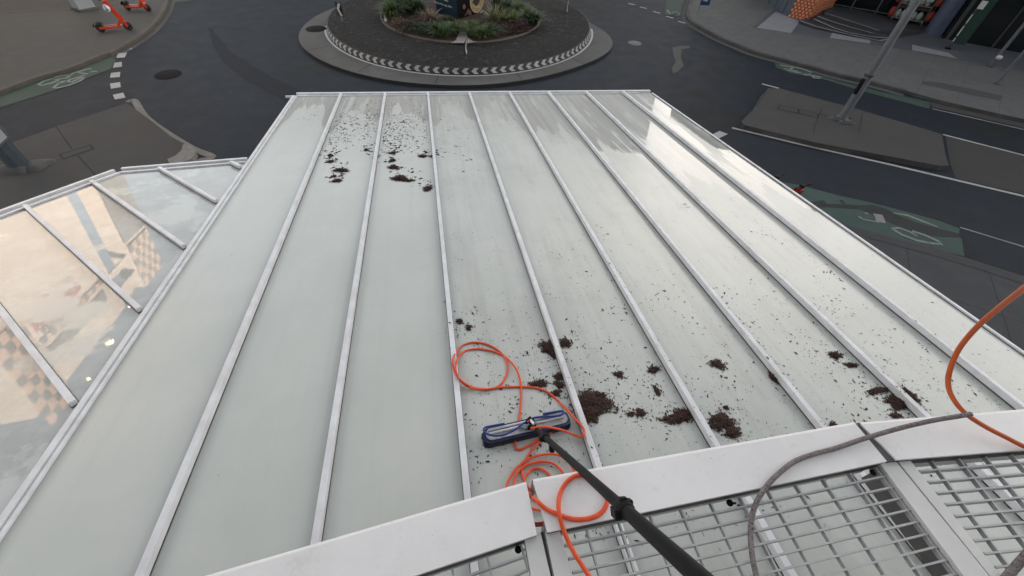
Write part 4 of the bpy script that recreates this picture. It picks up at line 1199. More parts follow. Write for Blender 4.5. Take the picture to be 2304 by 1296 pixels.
for p in PF:
    x, y = cl(p[0], p[1])
    for _ in range(26): crumb(rl.gauss(x, 0.06), -y - abs(rl.gauss(0, 0.16)) + 0.03, rl.choice((0.007, 0.011, 0.016, 0.024)), M_litter if rl.random() < .75 else M_flake)
for x0, x1, v0, v1, N in ((0.03, 0.40, 1.0, 2.5, 120), (0.79, 1.25, 1.1, 2.6, 170), (0.5, 0.72, 1.0, 2.0, 30), (1.25, 1.44, 1.2, 2.6, 40)):
    for _ in range(N): crumb(x0 + (x1 - x0) * rl.betavariate(1, 1.5), v0 + (v1 - v0) * rl.betavariate(1.5, 1.5), rl.choice((0.005, 0.007, 0.010, 0.014)), M_flake if rl.random() < .6 else M_litter)
for x0, x1, v0, v1, N in ((0.06, 0.66, 0.7, 2.45, 330), (0.79, 1.42, 0.9, 2.6, 430), (-0.5, -0.05, 0.5, 1.6, 40), (1.55, 2.1, 1.0, 3.6, 80), (0.48, 0.7, 0.7, 2.0, 70), (0.1, 1.4, 0.2, 1.1, 120)):
    for _ in range(N):
        u_ = rl.random() ** 0.8
        x = x0 + (x1 - x0) * min(1, max(0, rl.betavariate(1.0, 1.4))); v = v0 + (v1 - v0) * rl.betavariate(1.6, 1.7)
        L = rl.choice((0.010, 0.014, 0.018, 0.026, 0.04)) * rl.uniform(0.7, 1.1)
        flake(g, x, -v, 0.0006, L, L * rl.uniform(0.35, 0.7), rl.gauss(0.2, 0.7), M_flake)
o = g.build('leaf_flakes'); o.matrix_world = MC
o['kind'] = 'stuff'; o['label'] = 'dark flakes of leaf litter scattered over the wet glass'; o['category'] = 'leaf litter'

# ================================================================== ROUNDABOUT SIGNS AND ADVERTISING PILLAR
M_sblack = pm('sign_black', (0.006, 0.006, 0.007), (0.01, 0.01, 0.011), 10, 0.4)
M_swhite = pm('sign_white', (0.52, 0.52, 0.52), (0.44, 0.44, 0.44), 8, 0.4)
M_post = pm('grey_post', (0.18, 0.185, 0.19), (0.13, 0.135, 0.14), 12, 0.55)
def chevron_sign(base_px, corners, label, z0=0.345, edge=None):
    "corners: top-left, top-right, bottom-right px"
    P = at(*base_px, z0)
    zt = height_at(P, corners[0][1] * 0.5 + corners[1][1] * 0.5); zb = height_at(P, corners[2][1])
    a, b = at(*corners[0], zt), at(*corners[1], zt)
    d = (b - a); d.z = 0
    W_ = min(max(d.length, 0.42), 0.5); rz = math.atan2(d.y, d.x)
    H_ = min(max(zt - zb, 0.5), 0.7)
    if edge is not None:
        W_ = 0.45; rz = math.atan2(P.y - CAM.y, P.x - CAM.x) - R(edge)
    th = thing('chevron_sign', label, 'road sign', P, rz, 'chevron signs on the roundabout')
    g = MB(); g.tube([(0, 0.02, 0), (0, 0.02, zt - z0 - 0.05)], 0.024, M_post, 10); g.build('post', th)
    b0 = zt - z0 - H_
    g = MB(); g.box((0, 0, b0 + H_ / 2), (W_, 0.012, H_), M_sblack); pn = g.build('sign_panel', th, bevel=0.003)
    x1, x0, x2 = W_ * .42, -W_ * .38, W_ * .02
    for s_, yy in ((1, -0.009), (-1, 0.009)):
        g = MB()
        def pt(x, z): return (x * s_, yy, z)
        V = [pt(x2 + .0, b0 + H_ * .95), pt(x1, b0 + H_ * .95), pt(x0, b0 + H_ / 2), pt(x0 + (x1 - x2), b0 + H_ / 2), pt(x2, b0 + H_ * .05), pt(x1, b0 + H_ * .05)]
        g.add(V, [(0, 2, 3, 1), (2, 4, 5, 3)], M_swhite); g.build('chevron', pn)
    return th
chevron_sign((769.4, 49), ((750, 2.8), (763, 7.4), (768, 28.7)), 'black and white chevron sign at the left edge of the cobbled island')
chevron_sign((1049, 131), ((1049, 90), (1054.5, 91.4), (1051, 118)), 'chevron sign seen almost edge on at the front of the cobbled island', edge=13)
chevron_sign((1275, 29.5), ((1273, 2), (1278, 3), (1275, 17)), 'chevron sign seen edge on at the right back of the cobbled island', edge=8)

K = at(1030, 45, 0.4)
z1 = height_at(K, 20)
dl = at(976, 3, z1) - Vector((K.x, K.y, z1)); dl.z = 0; dl.normalize()
ll = (at(962, -3, z1) - Vector((K.x, K.y, z1))).length
lw = 1.3
ang = math.atan2(-dl.y, -dl.x)         # local +x runs from the left end to the corner K
nl = Vector((dl.y, -dl.x)) if True else None
pl_t = thing('advertising_pillar', 'dark square advertising pillar with a blue face and a black food picture face', 'advertising pillar', (K.x, K.y, 0.4), ang)
PW = 1.32; PH = 3.0
M_blueface = pm('dark_blue_poster', (0.0090, 0.0240, 0.0430), (0.0070, 0.0190, 0.0350), 2, 0.6, spec=0.2)
M_blackface = pm('black_poster', (0.004, 0.004, 0.006), (0.007, 0.006, 0.007), 3, 0.7, spec=0.1)
g = MB(); g.box((-PW / 2, PW / 2, PH / 2), (PW, PW, PH), M_blackface); g.build('body', pl_t, bevel=0.01)
g = MB(); g.box((-PW / 2 - 0.004, -0.006, PH / 2), (PW - 0.02, 0.008, PH - 0.02), M_blueface); fp = g.build('blue_poster', pl_t)
# left face frame: x = -PW..0, y = -0.012, z up
def face_l(x, z): return (x, -0.0125, z)
def lz(px, py):     # pixel on left face -> (x, z)
    o_ = Vector((K.x, K.y, 0.4)); ex = Vector((math.cos(ang), math.sin(ang), 0)); nn = Vector((math.sin(ang), -math.cos(ang), 0))
    d = ray(px, py); t = (o_ - CAM).dot(nn) / d.dot(nn); Q = CAM + d * t - o_
    return Q.dot(ex), Q.z
def rz_(px, py):    # pixel on right face -> (y, z)
    o_ = Vector((K.x, K.y, 0.4)); ey = Vector((-math.sin(ang), math.cos(ang), 0)); nn = Vector((math.cos(ang), math.sin(ang), 0))
    d = ray(px, py); t = (o_ - CAM).dot(nn) / d.dot(nn); Q = CAM + d * t - o_
    return Q.dot(ey), Q.z
M_txt = pm('poster_white', (0.50, 0.55, 0.55), (0.42, 0.46, 0.46), 20, 0.5)
xa, za = lz(976, 4); xb, zb = lz(1017, 16.5)
tx = text_mesh('slogan_line', 'Cooking skills, edgy dishes', 0.1, M_txt, Matrix.Identity(4), fp, 0.002)
ww = max(v.co.x for v in tx.data.vertices)
s_ = (xb - xa) / ww
tx.data.transform(Matrix.Translation((xa, -0.0135, (za + zb) / 2 - 0.02)) @ Matrix.Rotation(R(90), 4, 'X') @ Matrix.Diagonal((s_, max(s_, 0.9), 1, 1)))
xc, zc = lz(992, 0); xd, zd = lz(1009, 4)
tx = text_mesh('big_letters', 'W&L', 0.34, M_txt, Matrix.Identity(4), fp, 0.002)
ww = max(v.co.x for v in tx.data.vertices); s_ = (xd - xc) / ww
tx.data.transform(Matrix.Translation((xc, -0.0135, zd + 0.0)) @ Matrix.Rotation(R(90), 4, 'X') @ Matrix.Diagonal((s_, 1, 1, 1)))
g = MB(); q = [(962.6, 13), (970, 20), (980, 36), (966, 30), (962, 24)]
g.add([face_l(max(x, -PW + 0.02), z) for x, z in (lz(*p) for p in q)], [tuple(range(5))], pm('orange_picture', (0.26, 0.07, 0.02), (0.07, 0.02, 0.012), 9, 0.5)); g.build('picture', fp)
g = MB()
def poly_r(pts, m, off=0.012):
    V = [(off, y, z) for y, z in (rz_(*p) for p in pts)]
    g.add(V, [tuple(range(len(V)))], m)
cy, cz = rz_(1073, 1); ry_ = abs(rz_(1088, 4)[0] - rz_(1057, 4)[0]) / 2; rzz = cz - rz_(1072, 29)[1]
def ell(k, m, off):
    g.add([(off, cy + ry_ * k * math.cos(2 * math.pi * j / 40), cz + rzz * k * math.sin(2 * math.pi * j / 40)) for j in range(40)], [tuple(range(40))], m)
ell(1.0, pm('bowl_rim', (0.36, 0.35, 0.25), (0.28, 0.27, 0.18), 5, 0.5), 0.004)
ell(0.9, pm('soup', (0.34, 0.26, 0.13), (0.20, 0.15, 0.05), 6, 0.5, detail=3), 0.007)
dk = pm('mushroom', (0.03, 0.02, 0.012), (0.012, 0.010, 0.008), 14, 0.6)
poly_r(zs([(1560, 60), (1610, 0), (1600, -60), (1720, -70), (1790, 0), (1760, 80), (1720, 130), (1690, 185), (1650, 150), (1600, 110)], 12.8, 940, 0), dk, 0.010)
poly_r(zs([(1610, 130), (1660, 190), (1760, 140), (1800, 210), (1690, 230), (1610, 190)], 12.8, 940, 0), pm('noodles', (0.45, 0.38, 0.25), (0.28, 0.22, 0.12), 20, 0.5), 0.009)
poly_r(zs([(1310, 120), (1350, 120), (1375, 190), (1350, 260), (1310, 265), (1290, 190)], 12.8, 940, 0), pm('tomato', (0.30, 0.13, 0.08), (0.10, 0.03, 0.02), 12, 0.5))
poly_r(zs([(1455, 240), (1530, 330), (1545, 420), (1530, 500), (1480, 440), (1440, 400), (1330, 470), (1380, 370)], 12.8, 940, 0), pm('garlic', (0.15, 0.08, 0.065), (0.05, 0.022, 0.02), 12, 0.5))
poly_r(zs([(1770, 440), (1790, 340), (1840, 295), (1905, 320), (1890, 390), (1860, 470), (1780, 510)], 12.8, 940, 0), pm('white_picture', (0.30, 0.32, 0.37), (0.2, 0.21, 0.25), 8, 0.5))
g.build('food_picture', pl_t)

# ================================================================== GARDEN PLANTS
rp_ = random.Random(21)
def leafm(n, c1, c2): return pm(n, c1, c2, 9, 0.55)
MG = dict(
    dark=leafm('dark_green_leaf', (0.0360, 0.0706, 0.0202), (0.0144, 0.0317, 0.0101)),
    mid=leafm('mid_green_leaf', (0.0756, 0.1224, 0.0288), (0.0288, 0.0562, 0.0144)),
    lime=leafm('lime_leaf', (0.1440, 0.1800, 0.0432), (0.0576, 0.0864, 0.0216)),
    pale=leafm('pale_striped_leaf', (0.26, 0.26, 0.14), (0.10, 0.12, 0.05)),
    tan=leafm('tan_leaf', (0.23, 0.17, 0.11), (0.09, 0.065, 0.04)),
    red=leafm('dark_red_leaf', (0.060, 0.018, 0.017), (0.024, 0.010, 0.010)),
    rust=leafm('rusty_leaf', (0.13, 0.055, 0.03), (0.06, 0.025, 0.016)))
BZ = 0.40
def bladeplant(px, label, m, n=90, L=0.55, W_=0.03, up=0.8, spread=1.0, cat='plant', grp='plants in the roundabout bed'):
    L *= 1.55; W_ *= 1.15; n = int(n * 1.35)
    P = at(*px, BZ); th = thing('garden_plant', label, cat, P, 0, grp)
    g = MB()
    for _ in range(n):
        a = rp_.uniform(0, 6.283); l = L * rp_.uniform(0.6, 1.1); lean = rp_.uniform(0.1, 1.0) * spread
        r0 = rp_.uniform(0, 0.09) * L / .5
        b = Vector((r0 * math.cos(a), r0 * math.sin(a), 0)); d = Vector((math.cos(a), math.sin(a), 0)); s2 = Vector((-math.sin(a), math.cos(a), 0))
        pts = []
        for k in range(5):
            t = k / 4
            pts.append(b + d * (lean * l * (0.35 * t + 0.65 * t * t)) + Vector((0, 0, up * l * (t - 0.55 * lean * t * t * t))))
        V = []
        for k, p in enumerate(pts):
            wv = W_ * (0.6, 1, 0.85, 0.5, 0.05)[k] / 2; V += [p - s2 * wv, p + s2 * wv]
        g.add(V, [(2 * k, 2 * k + 1, 2 * k + 3, 2 * k + 2) for k in range(4)], m, True)
    g.build('leaves', th)
    g = MB(); g.lathe((0, 0, 0), [(0.001, 0.10), (0.05, 0.08), (0.07, 0.0)], pm('plant_crown', (0.04, 0.03, 0.02), None, 20, 0.9), 8); g.build('crown', th)
def bushplant(px, label, m, m2, rx=0.4, h=0.45, n=420, ls=0.06):
    rx *= 1.45; h *= 1.3; n = int(n * 1.9)
    P = at(*px, BZ); th = thing('garden_plant', label, 'plant', P, 0, 'plants in the roundabout bed')
    g = MB()
    for _ in range(n):
        a = rp_.uniform(0, 6.283); el = math.asin(rp_.uniform(0.0, 1.0)); rr = rp_.uniform(0.55, 1.08) * (1 + .2 * math.sin(3 * a + 1) * math.cos(2 * el))
        c = Vector((rx * rr * math.cos(a) * math.cos(el), rx * rr * math.sin(a) * math.cos(el), h * rr * math.sin(el)))
        e = Euler((rp_.uniform(-1.2, 1.2), rp_.uniform(-1.2, 1.2), rp_.uniform(0, 6.28))).to_matrix()
        l = ls * rp_.uniform(0.6, 1.3)
        g.add([c + e @ Vector(p) for p in ((-l, 0, 0), (0, -l * .38, l * .12), (l, 0, 0), (0, l * .38, l * .12))], [(0, 1, 2, 3)], m if rp_.random() < .6 else m2, False)
    g.build('leaves', th)
    g = MB()
    for _ in range(6):
        a = rp_.uniform(0, 6.28); g.tube([(0, 0, 0), (rx * .5 * math.cos(a), rx * .5 * math.sin(a), h * .7)], 0.008, pm('twig', (0.05, 0.035, 0.022), None, 20, 0.9), 5)
    g.build('stems', th)
B6 = lambda x, y: (860 + x / 6.4, y / 6.4)
for p, lb, m in (((150, 250), 'leafy green plant at the far left edge of the bed', 'mid'), ((260, 190), 'dark green plant left of the blue pillar face, second from the left edge', 'dark'),
                 ((400, 170), 'big green plant behind the tan spiky one', 'mid'), ((520, 210), 'green plant touching the left side of the pillar', 'dark'),
                 ((330, 90), 'green plant at the back left, cut by the top of the photo', 'dark'), ((470, 60), 'tall green plant behind the left of the pillar', 'mid')):
    bladeplant(B6(*p), lb, MG[m], 150, 0.62, 0.042, 0.8)
bladeplant(B6(95, 265), 'yellow green tuft at the very left end of the bed', MG['lime'], 90, 0.4, 0.03)
bladeplant(B6(700, 330), 'tan spiky plant left of the pillar foot', MG['tan'], 70, 0.55, 0.045, 0.75, 1.1)
for p, lb, m in (((880, 540), 'green tuft in front, just left of the white gravel', 'mid'), ((990, 430), 'green tuft between the pillar foot and the white gravel', 'mid'), ((780, 500), 'darker green tuft front left of centre', 'dark'),
                 ((960, 340), 'low green tuft against the corner of the pillar', 'dark'), ((1040, 490), 'small green tuft overhanging the left of the gravel', 'mid')):
    bladeplant(B6(*p), lb, MG[m], 170, 0.5 if p[1] > 450 else 0.3, 0.028, 0.75, 1.1)
for p, lb, m in (((1310, 500), 'green tuft in front, just right of the white gravel', 'mid'), ((1440, 560), 'bright green tuft at the front edge right of the gravel', 'mid'), ((1260, 400), 'green tuft below the bowl picture', 'mid'),
                 ((1560, 520), 'dark green tuft left of the dark red bushes', 'dark'), ((1400, 400), 'green tuft right below the white shape of the poster', 'dark')):
    bladeplant(B6(*p), lb, MG[m], 170, 0.5 if p[1] > 450 else 0.32, 0.028, 0.75, 1.1)
for p, lb in (((1610, 350), 'pale spiky plant nearest the black face of the pillar'), ((1750, 360), 'pale spiky plant, middle one of three right of the pillar'), ((1880, 360), 'pale spiky plant, right one of three right of the pillar')):
    bladeplant(B6(*p), lb, MG['pale'] if p[0] < 1700 else MG['lime'], 75, 0.6 if p[0] < 1700 else 0.45, 0.035, 0.95, 0.9)
for p, lb, m in (((2080, 330), 'green plant at the right end of the bed', 'mid'), ((1960, 230), 'green plant behind the right pale spiky one', 'mid'), ((1800, 180), 'dark green plant right of the pillar, back row', 'dark'),
                 ((2160, 370), 'low dark green plant at the very right tip of the bed', 'dark'), ((1650, 150), 'dark green plant close behind the pillar on the right', 'dark')):
    bladeplant(B6(*p), lb, MG[m], 140, 0.6, 0.04, 0.75)
bushplant(B6(1730, 470), 'dark red low bush, left of two at the right front', MG['red'], MG['red'], 0.36, 0.26, 380, 0.045)
bushplant(B6(1950, 440), 'dark red low bush, right of two at the right front', MG['red'], MG['red'], 0.40, 0.30, 420, 0.045)
bushplant(B6(400, 430), 'dark low bush at the left front of the bed', MG['dark'], MG['red'], 0.42, 0.26, 420, 0.05)
bushplant(B6(580, 470), 'dark bush right of the low one at the left front', MG['dark'], MG['dark'], 0.34, 0.28, 330, 0.05)
bushplant(B6(235, 380), 'round rusty brown bush at the left end of the bed', MG['rust'], MG['tan'], 0.24, 0.26, 420, 0.03)
bushplant(B6(1500, 380), 'brownish bush below the black poster face', MG['rust'], MG['dark'], 0.24, 0.24, 240, 0.045)
g = MB()
M_peb = pm('white_pebble', (0.42, 0.41, 0.39), (0.28, 0.27, 0.26), 12, 0.7)
gp = [B6(x, y) for x, y in ((980, 616), (1050, 590), (1080, 540), (1120, 460), (1210, 460), (1230, 540), (1290, 585), (1350, 605), (1220, 622))]
g.sheet(gpoly(gp, 0.428), 0.428, pm('pale_gravel', (0.26, 0.25, 0.24), (0.12, 0.115, 0.11), 30, 0.9, bump=1.0))
def inpoly(x, y, P):
    c = False
    for i in range(len(P)):
        a, b = P[i], P[i - 1]
        if (a[1] > y) != (b[1] > y) and x < (b[0] - a[0]) * (y - a[1]) / (b[1] - a[1]) + a[0]: c = not c
    return c
k_ = 0
while k_ < 700:
    x, y = rp_.uniform(1010, 1075), rp_.uniform(70, 98)
    if not inpoly(x, y, gp): continue
    P = at(x, y, 0.43); r_ = rp_.uniform(0.014, 0.03); k_ += 1
    e = Euler((rp_.uniform(-.5, .5), rp_.uniform(-.5, .5), rp_.uniform(0, 6))).to_matrix()
    V = [P + e @ Vector(v) * r_ for v in ((1, 0, 0), (0, .8, 0), (-.9, .1, 0), (0, -.8, .1), (0, 0, .7))]
    g.add(V, [(0, 1, 4), (1, 2, 4), (2, 3, 4), (3, 0, 4)], M_peb)
o = g.build('gravel'); o['kind'] = 'stuff'; o['label'] = 'white gravel wedge at the front of the planted bed'; o['category'] = 'gravel'
for i, (p, lb) in enumerate((((55, 255), 'white stone at the left end of the bed'), ((2235, 330), 'white stone at the right end of the bed'), ((50, 300), 'smaller white stone at the left end, below the other'))):
    P = at(*B6(*p), 0.42); g = MB()
    g.lathe((0, 0, 0), [(0.001, 0.09), (0.06, 0.08), (0.085 - .01 * i, 0.03), (0.06, -0.01)], M_peb, 9)
    tag(g.build('stone', loc=P), lb, 'stone', 'white stones in the bed')

# ================================================================== POLES AND POSTS
M_galp = pm('galvanised_pole', (0.1652, 0.1836, 0.1958), (0.1224, 0.1377, 0.1499), 5, 0.5, metal=0.2)
def lump(mb_, c, rx, ry, h, m, n=18):
    V = [(c[0], c[1], c[2] + h)]
    ph = rp_.uniform(0, 6)
    for k, (r_, z) in enumerate(((0.6, .95), (0.9, .6), (1.05, 0))):
        for j in range(n):
            a = 2 * math.pi * j / n; q = r_ * (1 + .10 * math.sin(3 * a + ph) + .06 * math.sin(7 * a))
            V.append((c[0] + rx * q * math.cos(a), c[1] + ry * q * math.sin(a), c[2] + h * z))
    Fs = [(0, 1 + j, 1 + (j + 1) % n) for j in range(n)]
    for k in range(2): Fs += [(1 + k * n + j, 1 + (k + 1) * n + j, 1 + (k + 1) * n + (j + 1) % n, 1 + k * n + (j + 1) % n) for j in range(n)]
    mb_.add(V, Fs, m, True)
P = at(1893, 268, RH)
t_ = thing('lamp_post', 'tall pale steel lamp post leaning out of the right traffic island', 'lamp post', P)
zc = height_at(P, 167) - RH
g = MB(); g.tube([(0, 0, 0.02), (0, 0, zc)], 0.13, M_galp, 20); g.build('base_section', t_)
g = MB(); g.tube([(0, 0, zc), (0, 0, 9.0)], [0.118, 0.075], M_galp, 20); g.build('pole_section', t_)
g = MB(); g.lathe((0, 0, 0), [(0.131, zc - 0.06), (0.14, zc - 0.05), (0.14, zc + 0.0), (0.119, zc + 0.02)], M_dark, 20); g.build('collar', t_)
z_a, z_b = height_at(P, 210) - RH, height_at(P, 176) - RH
g = MB(); g.box((-0.125, -0.05, (z_a + z_b) / 2), (0.07, 0.11, z_b - z_a), M_black); g.box((-0.14, -0.05, z_b - 0.06), (0.06, 0.13, 0.07), M_black); g.box((-0.15, -0.05, (z_a + z_b) / 2 - .1), (0.05, 0.13, 0.06), M_black)
g.build('cable_box', t_, bevel=0.01)
g = MB(); g.box((0, 0, 0.015), (0.42, 0.42, 0.025), M_galp, Matrix.Rotation(0.5, 3, 'Z'))
for k in range(4):
    a = 0.5 + math.pi / 4 + k * math.pi / 2; g.tube([(0.24 * math.cos(a), 0.24 * math.sin(a), 0.02), (0.24 * math.cos(a), 0.24 * math.sin(a), 0.09)], 0.022, M_dark, 8)
lump(g, (-0.26, -0.02, 0.0), 0.2, 0.14, 0.07, M_kerb); lump(g, (0.06, -0.30, 0.0), 0.3, 0.13, 0.06, M_kerb)
g.build('base_plate', t_)

P = at(48, 377, IH)
t_ = thing('sign_post', 'thick blue grey post with lumpy concrete foot on the left island', 'post', P)
M_bluep = pm('blue_grey_steel', (0.062, 0.077, 0.090), (0.046, 0.058, 0.070), 4, 0.5)
g = MB(); g.tube([(0, 0, 0.0), (0, 0, 5.0)], [0.21, 0.16], M_bluep, 8); o_ = g.build('pole', t_)
for p_ in o_.data.polygons: p_.use_smooth = False
g = MB(); lump(g, (-0.08, -0.08, 0), 0.36, 0.3, 0.13, M_kerb); lump(g, (0.30, 0.1, 0), 0.28, 0.24, 0.11, M_kerb); lump(g, (0.42, 0.28, 0), 0.2, 0.14, 0.06, M_kerb); lump(g, (-0.5, -0.1, 0), 0.3, 0.14, 0.04, M_kerb)
g.build('concrete_foot', t_)
zS = height_at(P, 300) - IH
g = MB()
sgn = Matrix.Rotation(math.atan2(-P.x, P.y) * 0 + R(35), 3, 'Z')
hexp = [(0.34 * math.cos(R(60 * k)), 0.34 * math.sin(R(60 * k))) for k in range(6)]
def hexplate(g_, r_, y0, y1, m):
    V = [sgn @ Vector((0.34 * 0 + r_ * math.cos(R(60 * k + 30)), y, zS + 0.12 + r_ * math.sin(R(60 * k + 30)))) for y in (y0, y1) for k in range(6)]
    g_.add(V, [tuple(range(6)), tuple(range(6, 12))[::-1]] + [(k, k + 6, (k + 1) % 6 + 6, (k + 1) % 6) for k in range(6)], m)
hexplate(g, 0.40, -0.24, -0.22, M_galp); hexplate(g, 0.35, -0.25, -0.242, M_swhite)
g.build('sign_panel', t_)

P = at(192, 20, KH)
t_ = thing('column', 'pale square column at the top left behind the scooters', 'column', P, R(-30))
M_palecol = pm('pale_paint', (0.2550, 0.2805, 0.2805), (0.2125, 0.2338, 0.2338), 3, 0.6)
g = MB(); g.box((0, 0, 2.5), (0.62, 0.62, 4.9), M_palecol); g.build('shaft', t_, bevel=0.01)
g = MB(); g.box((0, 0, 0.04), (0.78, 0.78, 0.08), M_kerb); g.build('plinth', t_, bevel=0.01)

P = at(1567, 35.5, KH)
t_ = thing('street_sign', 'small dark blue sign on a thin leaning post near the kerb corner', 'sign', P)
zt = height_at(P, 6) - KH
g = MB(); g.tube([(0, 0, 0), (0, 0, zt + 0.25)], 0.025, M_post, 8); g.lathe((0, 0, 0), [(0.07, 0), (0.06, 0.02), (0.026, 0.03)], M_post, 10); g.build('post', t_)
g = MB(); g.box((0.22, -0.035, zt + 0.16), (0.46, 0.012, 0.5), pm('navy_sign', (0.012, 0.03, 0.095), (0.010, 0.024, 0.075), 5, 0.4)); sp_ = g.build('sign_panel', t_, bevel=0.01)
g = MB()
for i, (x0, x1, z) in enumerate(((0.06, 0.34, 0.30), (0.10, 0.38, 0.22), (0.08, 0.30, 0.12))): g.box(((x0 + x1) / 2, -0.043, zt + z - 0.02), (x1 - x0, 0.004, 0.035), M_swhite)
g.build('lettering', sp_)
for px, r_, h_, lb in (((2226, 150), 0.06, 4.6, 'thin grey pole with a small round white lamp low on it, at the right edge'), ((2242, 189), 0.055, 4.6, 'thin grey pole standing nearest the camera at the right edge')):
    P = at(*px, KH); t_ = thing('pole', lb, 'pole', P)
    g = MB(); g.tube([(0, 0, 0), (0, 0, h_)], r_, pm('dull_pole', (0.10, 0.115, 0.13), (0.075, 0.085, 0.1), 6, 0.5), 12); g.build('shaft', t_)
    g = MB(); g.lathe((0, 0, 0), [(r_ * 2.2, 0.0), (r_ * 2.0, 0.03), (r_ * 1.05, 0.04)], M_dark, 12); g.build('base', t_)
    if px[0] == 2226:
        zl = height_at(P, 127) - KH
        g = MB(); g.lathe((-0.02, -0.12, zl), [(0.001, 0.09), (0.08, 0.07), (0.11, 0.0), (0.08, -0.07), (0.001, -0.09)], pm('white_globe', (0.5, 0.49, 0.48), None, 8, 0.4), 14); g.build('globe', t_)

# ================================================================== SCOOTERS
M_sco = pm('scooter_orange', (0.5270, 0.0467, 0.0153), (0.4420, 0.0357, 0.0119), 8, 0.3)
M_red = pm('scooter_red', (0.34, 0.02, 0.016), (0.26, 0.016, 0.013), 8, 0.32)
M_rub = pm('tyre_rubber', (0.012, 0.012, 0.012), (0.02, 0.02, 0.02), 30, 0.7)
def make_scooter(label, body, loc, rz):
    t = thing('scooter', label, 'scooter', loc, rz, 'hire scooters')
    WB = 0.93; rw = 0.15
    for x in (0, WB):
        g = MB()
        g.lathe((x, 0, rw), [(0.08, -0.030), (0.112, -0.042), (rw, -0.022), (rw, 0.022), (0.112, 0.042), (0.08, 0.030)], M_rub, 24, Matrix.Rotation(R(90), 3, 'X'))
        wt = g.build('wheel', t)
        g = MB(); g.lathe((x, 0, rw), [(0.001, -0.024), (0.05, -0.022), (0.076, -0.016), (0.076, 0.016), (0.05, 0.022), (0.001, 0.024)], M_black, 16, Matrix.Rotation(R(90), 3, 'X')); g.build('rim', wt)
    g = MB(); g.box((0.40, 0, 0.165), (0.66, 0.20, 0.04), body); g.box((0.40, 0, 0.189), (0.58, 0.10, 0.008), M_black)
    for s in (-1, 1): g.bar((-0.02, 0.085 * s, 0.15), (0.66, 0.115 * s, 0.175), 0.04, 0.075, body)
    g.build('deck', t, bevel=0.008)
    g = MB()
    pr = [(0.185 * math.cos(R(a)), rw + 0.185 * math.sin(R(a))) for a in range(40, 171, 13)]
    V = [(x, y, z) for x, z in pr for y in (-0.065, 0.065)]
    g.add(V, [(2 * i, 2 * i + 1, 2 * i + 3, 2 * i + 2) for i in range(len(pr) - 1)], M_black, True)
    V2 = [(x * 1.06, y, rw + (z - rw) * 1.06) for x, y, z in V]
    g.add(V2, [(2 * i, 2 * i + 2, 2 * i + 3, 2 * i + 1) for i in range(len(pr) - 1)], M_black, True)
    g.build('rear_mudguard', t)
    g = MB()
    g.bar((0.60, 0, 0.17), (0.80, 0, 0.36), 0.11, 0.09, body, Vector((1, 0, 0)))
    g.bar((0.92, -0.0, 0.12), (0.60, 0, 1.04), 0.12, 0.09, body, Vector((1, 0, 0)))
    for s in (-1, 1):
        g.bar((WB + 0.01, 0.062 * s, rw), (0.83, 0.06 * s, 0.42), 0.03, 0.075, body, Vector((1, 0, 0)))
        g.bar((0.86, 0.062 * s, 0.34), (0.62, 0.05 * s, 1.02), 0.022, 0.15, body, Vector((1, 0, 0)))
    g.build('stem', t, bevel=0.008)
    g = MB(); g.bar((1.04, 0, 0.20), (0.93, 0, 0.30), 0.08, 0.012, body, Vector((1, 0, 0))); g.build('front_mudguard', t, bevel=0.003)
    hx = 0.575
    g = MB(); g.tube([(hx + .0, -0.27, 1.12), (hx + 0.03, -0.1, 1.10), (hx + 0.03, 0.1, 1.10), (hx, 0.27, 1.12)], 0.015, M_black, 10); hb = g.build('handlebar', t)
    for s in (-1, 1):
        g = MB(); g.tube([(hx + .016, 0.15 * s, 1.108), (hx, 0.28 * s, 1.12)], 0.021, M_black, 10); g.build('grip', hb)
        g = MB(); g.tube([(hx + .05, 0.13 * s, 1.10), (hx + .06, 0.24 * s, 1.105)], 0.006, M_black, 6); g.build('brake_lever', hb)
    g = MB(); g.box((hx + 0.04, 0, 1.10), (0.09, 0.10, 0.07), M_black); g.build('display', hb, bevel=0.01)
    return t
def place_scooter(label, body, rear, front, z):
    a, b = at(*rear, z + .125), at(*front, z + .125)
    return make_scooter(label, body, (a.x, a.y, z), math.atan2(b.y - a.y, b.x - a.x))
s1 = place_scooter('orange scooter with a white helmet hung on its stem, on the left footpath', M_sco, (226, 64), (286, 60), KH + .002)
s2 = place_scooter('orange scooter nearer the kerb bend, its handlebar cut off by the photo top', M_sco, (286, 15), (337, 19), KH + .002)
M_helm = pm('white_helmet', (0.62, 0.64, 0.66), (0.5, 0.52, 0.55), 6, 0.35)
bpy.context.view_layer.update()
g = MB()
hc = s1.matrix_world @ Vector((0.60, -0.09, 0.80)); 
hx_ = s1.matrix_world.to_3x3() @ Vector((0, 0, 0))
rot = s1.matrix_world.to_3x3().normalized() @ Matrix.Rotation(R(70), 3, 'X') @ Matrix.Rotation(R(20), 3, 'Z')
g.lathe((0, 0, 0), [(0.001, 0.115), (0.06, 0.10), (0.10, 0.06), (0.125, 0.0), (0.118, -0.02)], M_helm, 20)
hl = thing('helmet', 'white helmet with a dark blue mark hanging on the orange scooter', 'helmet')
hl.matrix_world = Matrix.Translation(hc) @ rot.to_4x4() @ Matrix.Diagonal((0.85, 1.1, 1, 1))
g.build('shell', hl)
g = MB()
for x in (-0.03, 0.012):
    V = []
    for k in range(7):
        a = R(-50 + 100 * k / 6); V += [(x + 0.02 * k / 6, 0.128 * math.sin(a), 0.1205 * math.cos(a) - .0), (x + 0.022 + 0.02 * k / 6, 0.128 * math.sin(a), 0.1205 * math.cos(a))]
    g.add(V, [(2 * k, 2 * k + 1, 2 * k + 3, 2 * k + 2) for k in range(6)], pm('helmet_blue', (0.03, 0.08, 0.18), None, 8, 0.4), True)
g.build('stripe', hl)
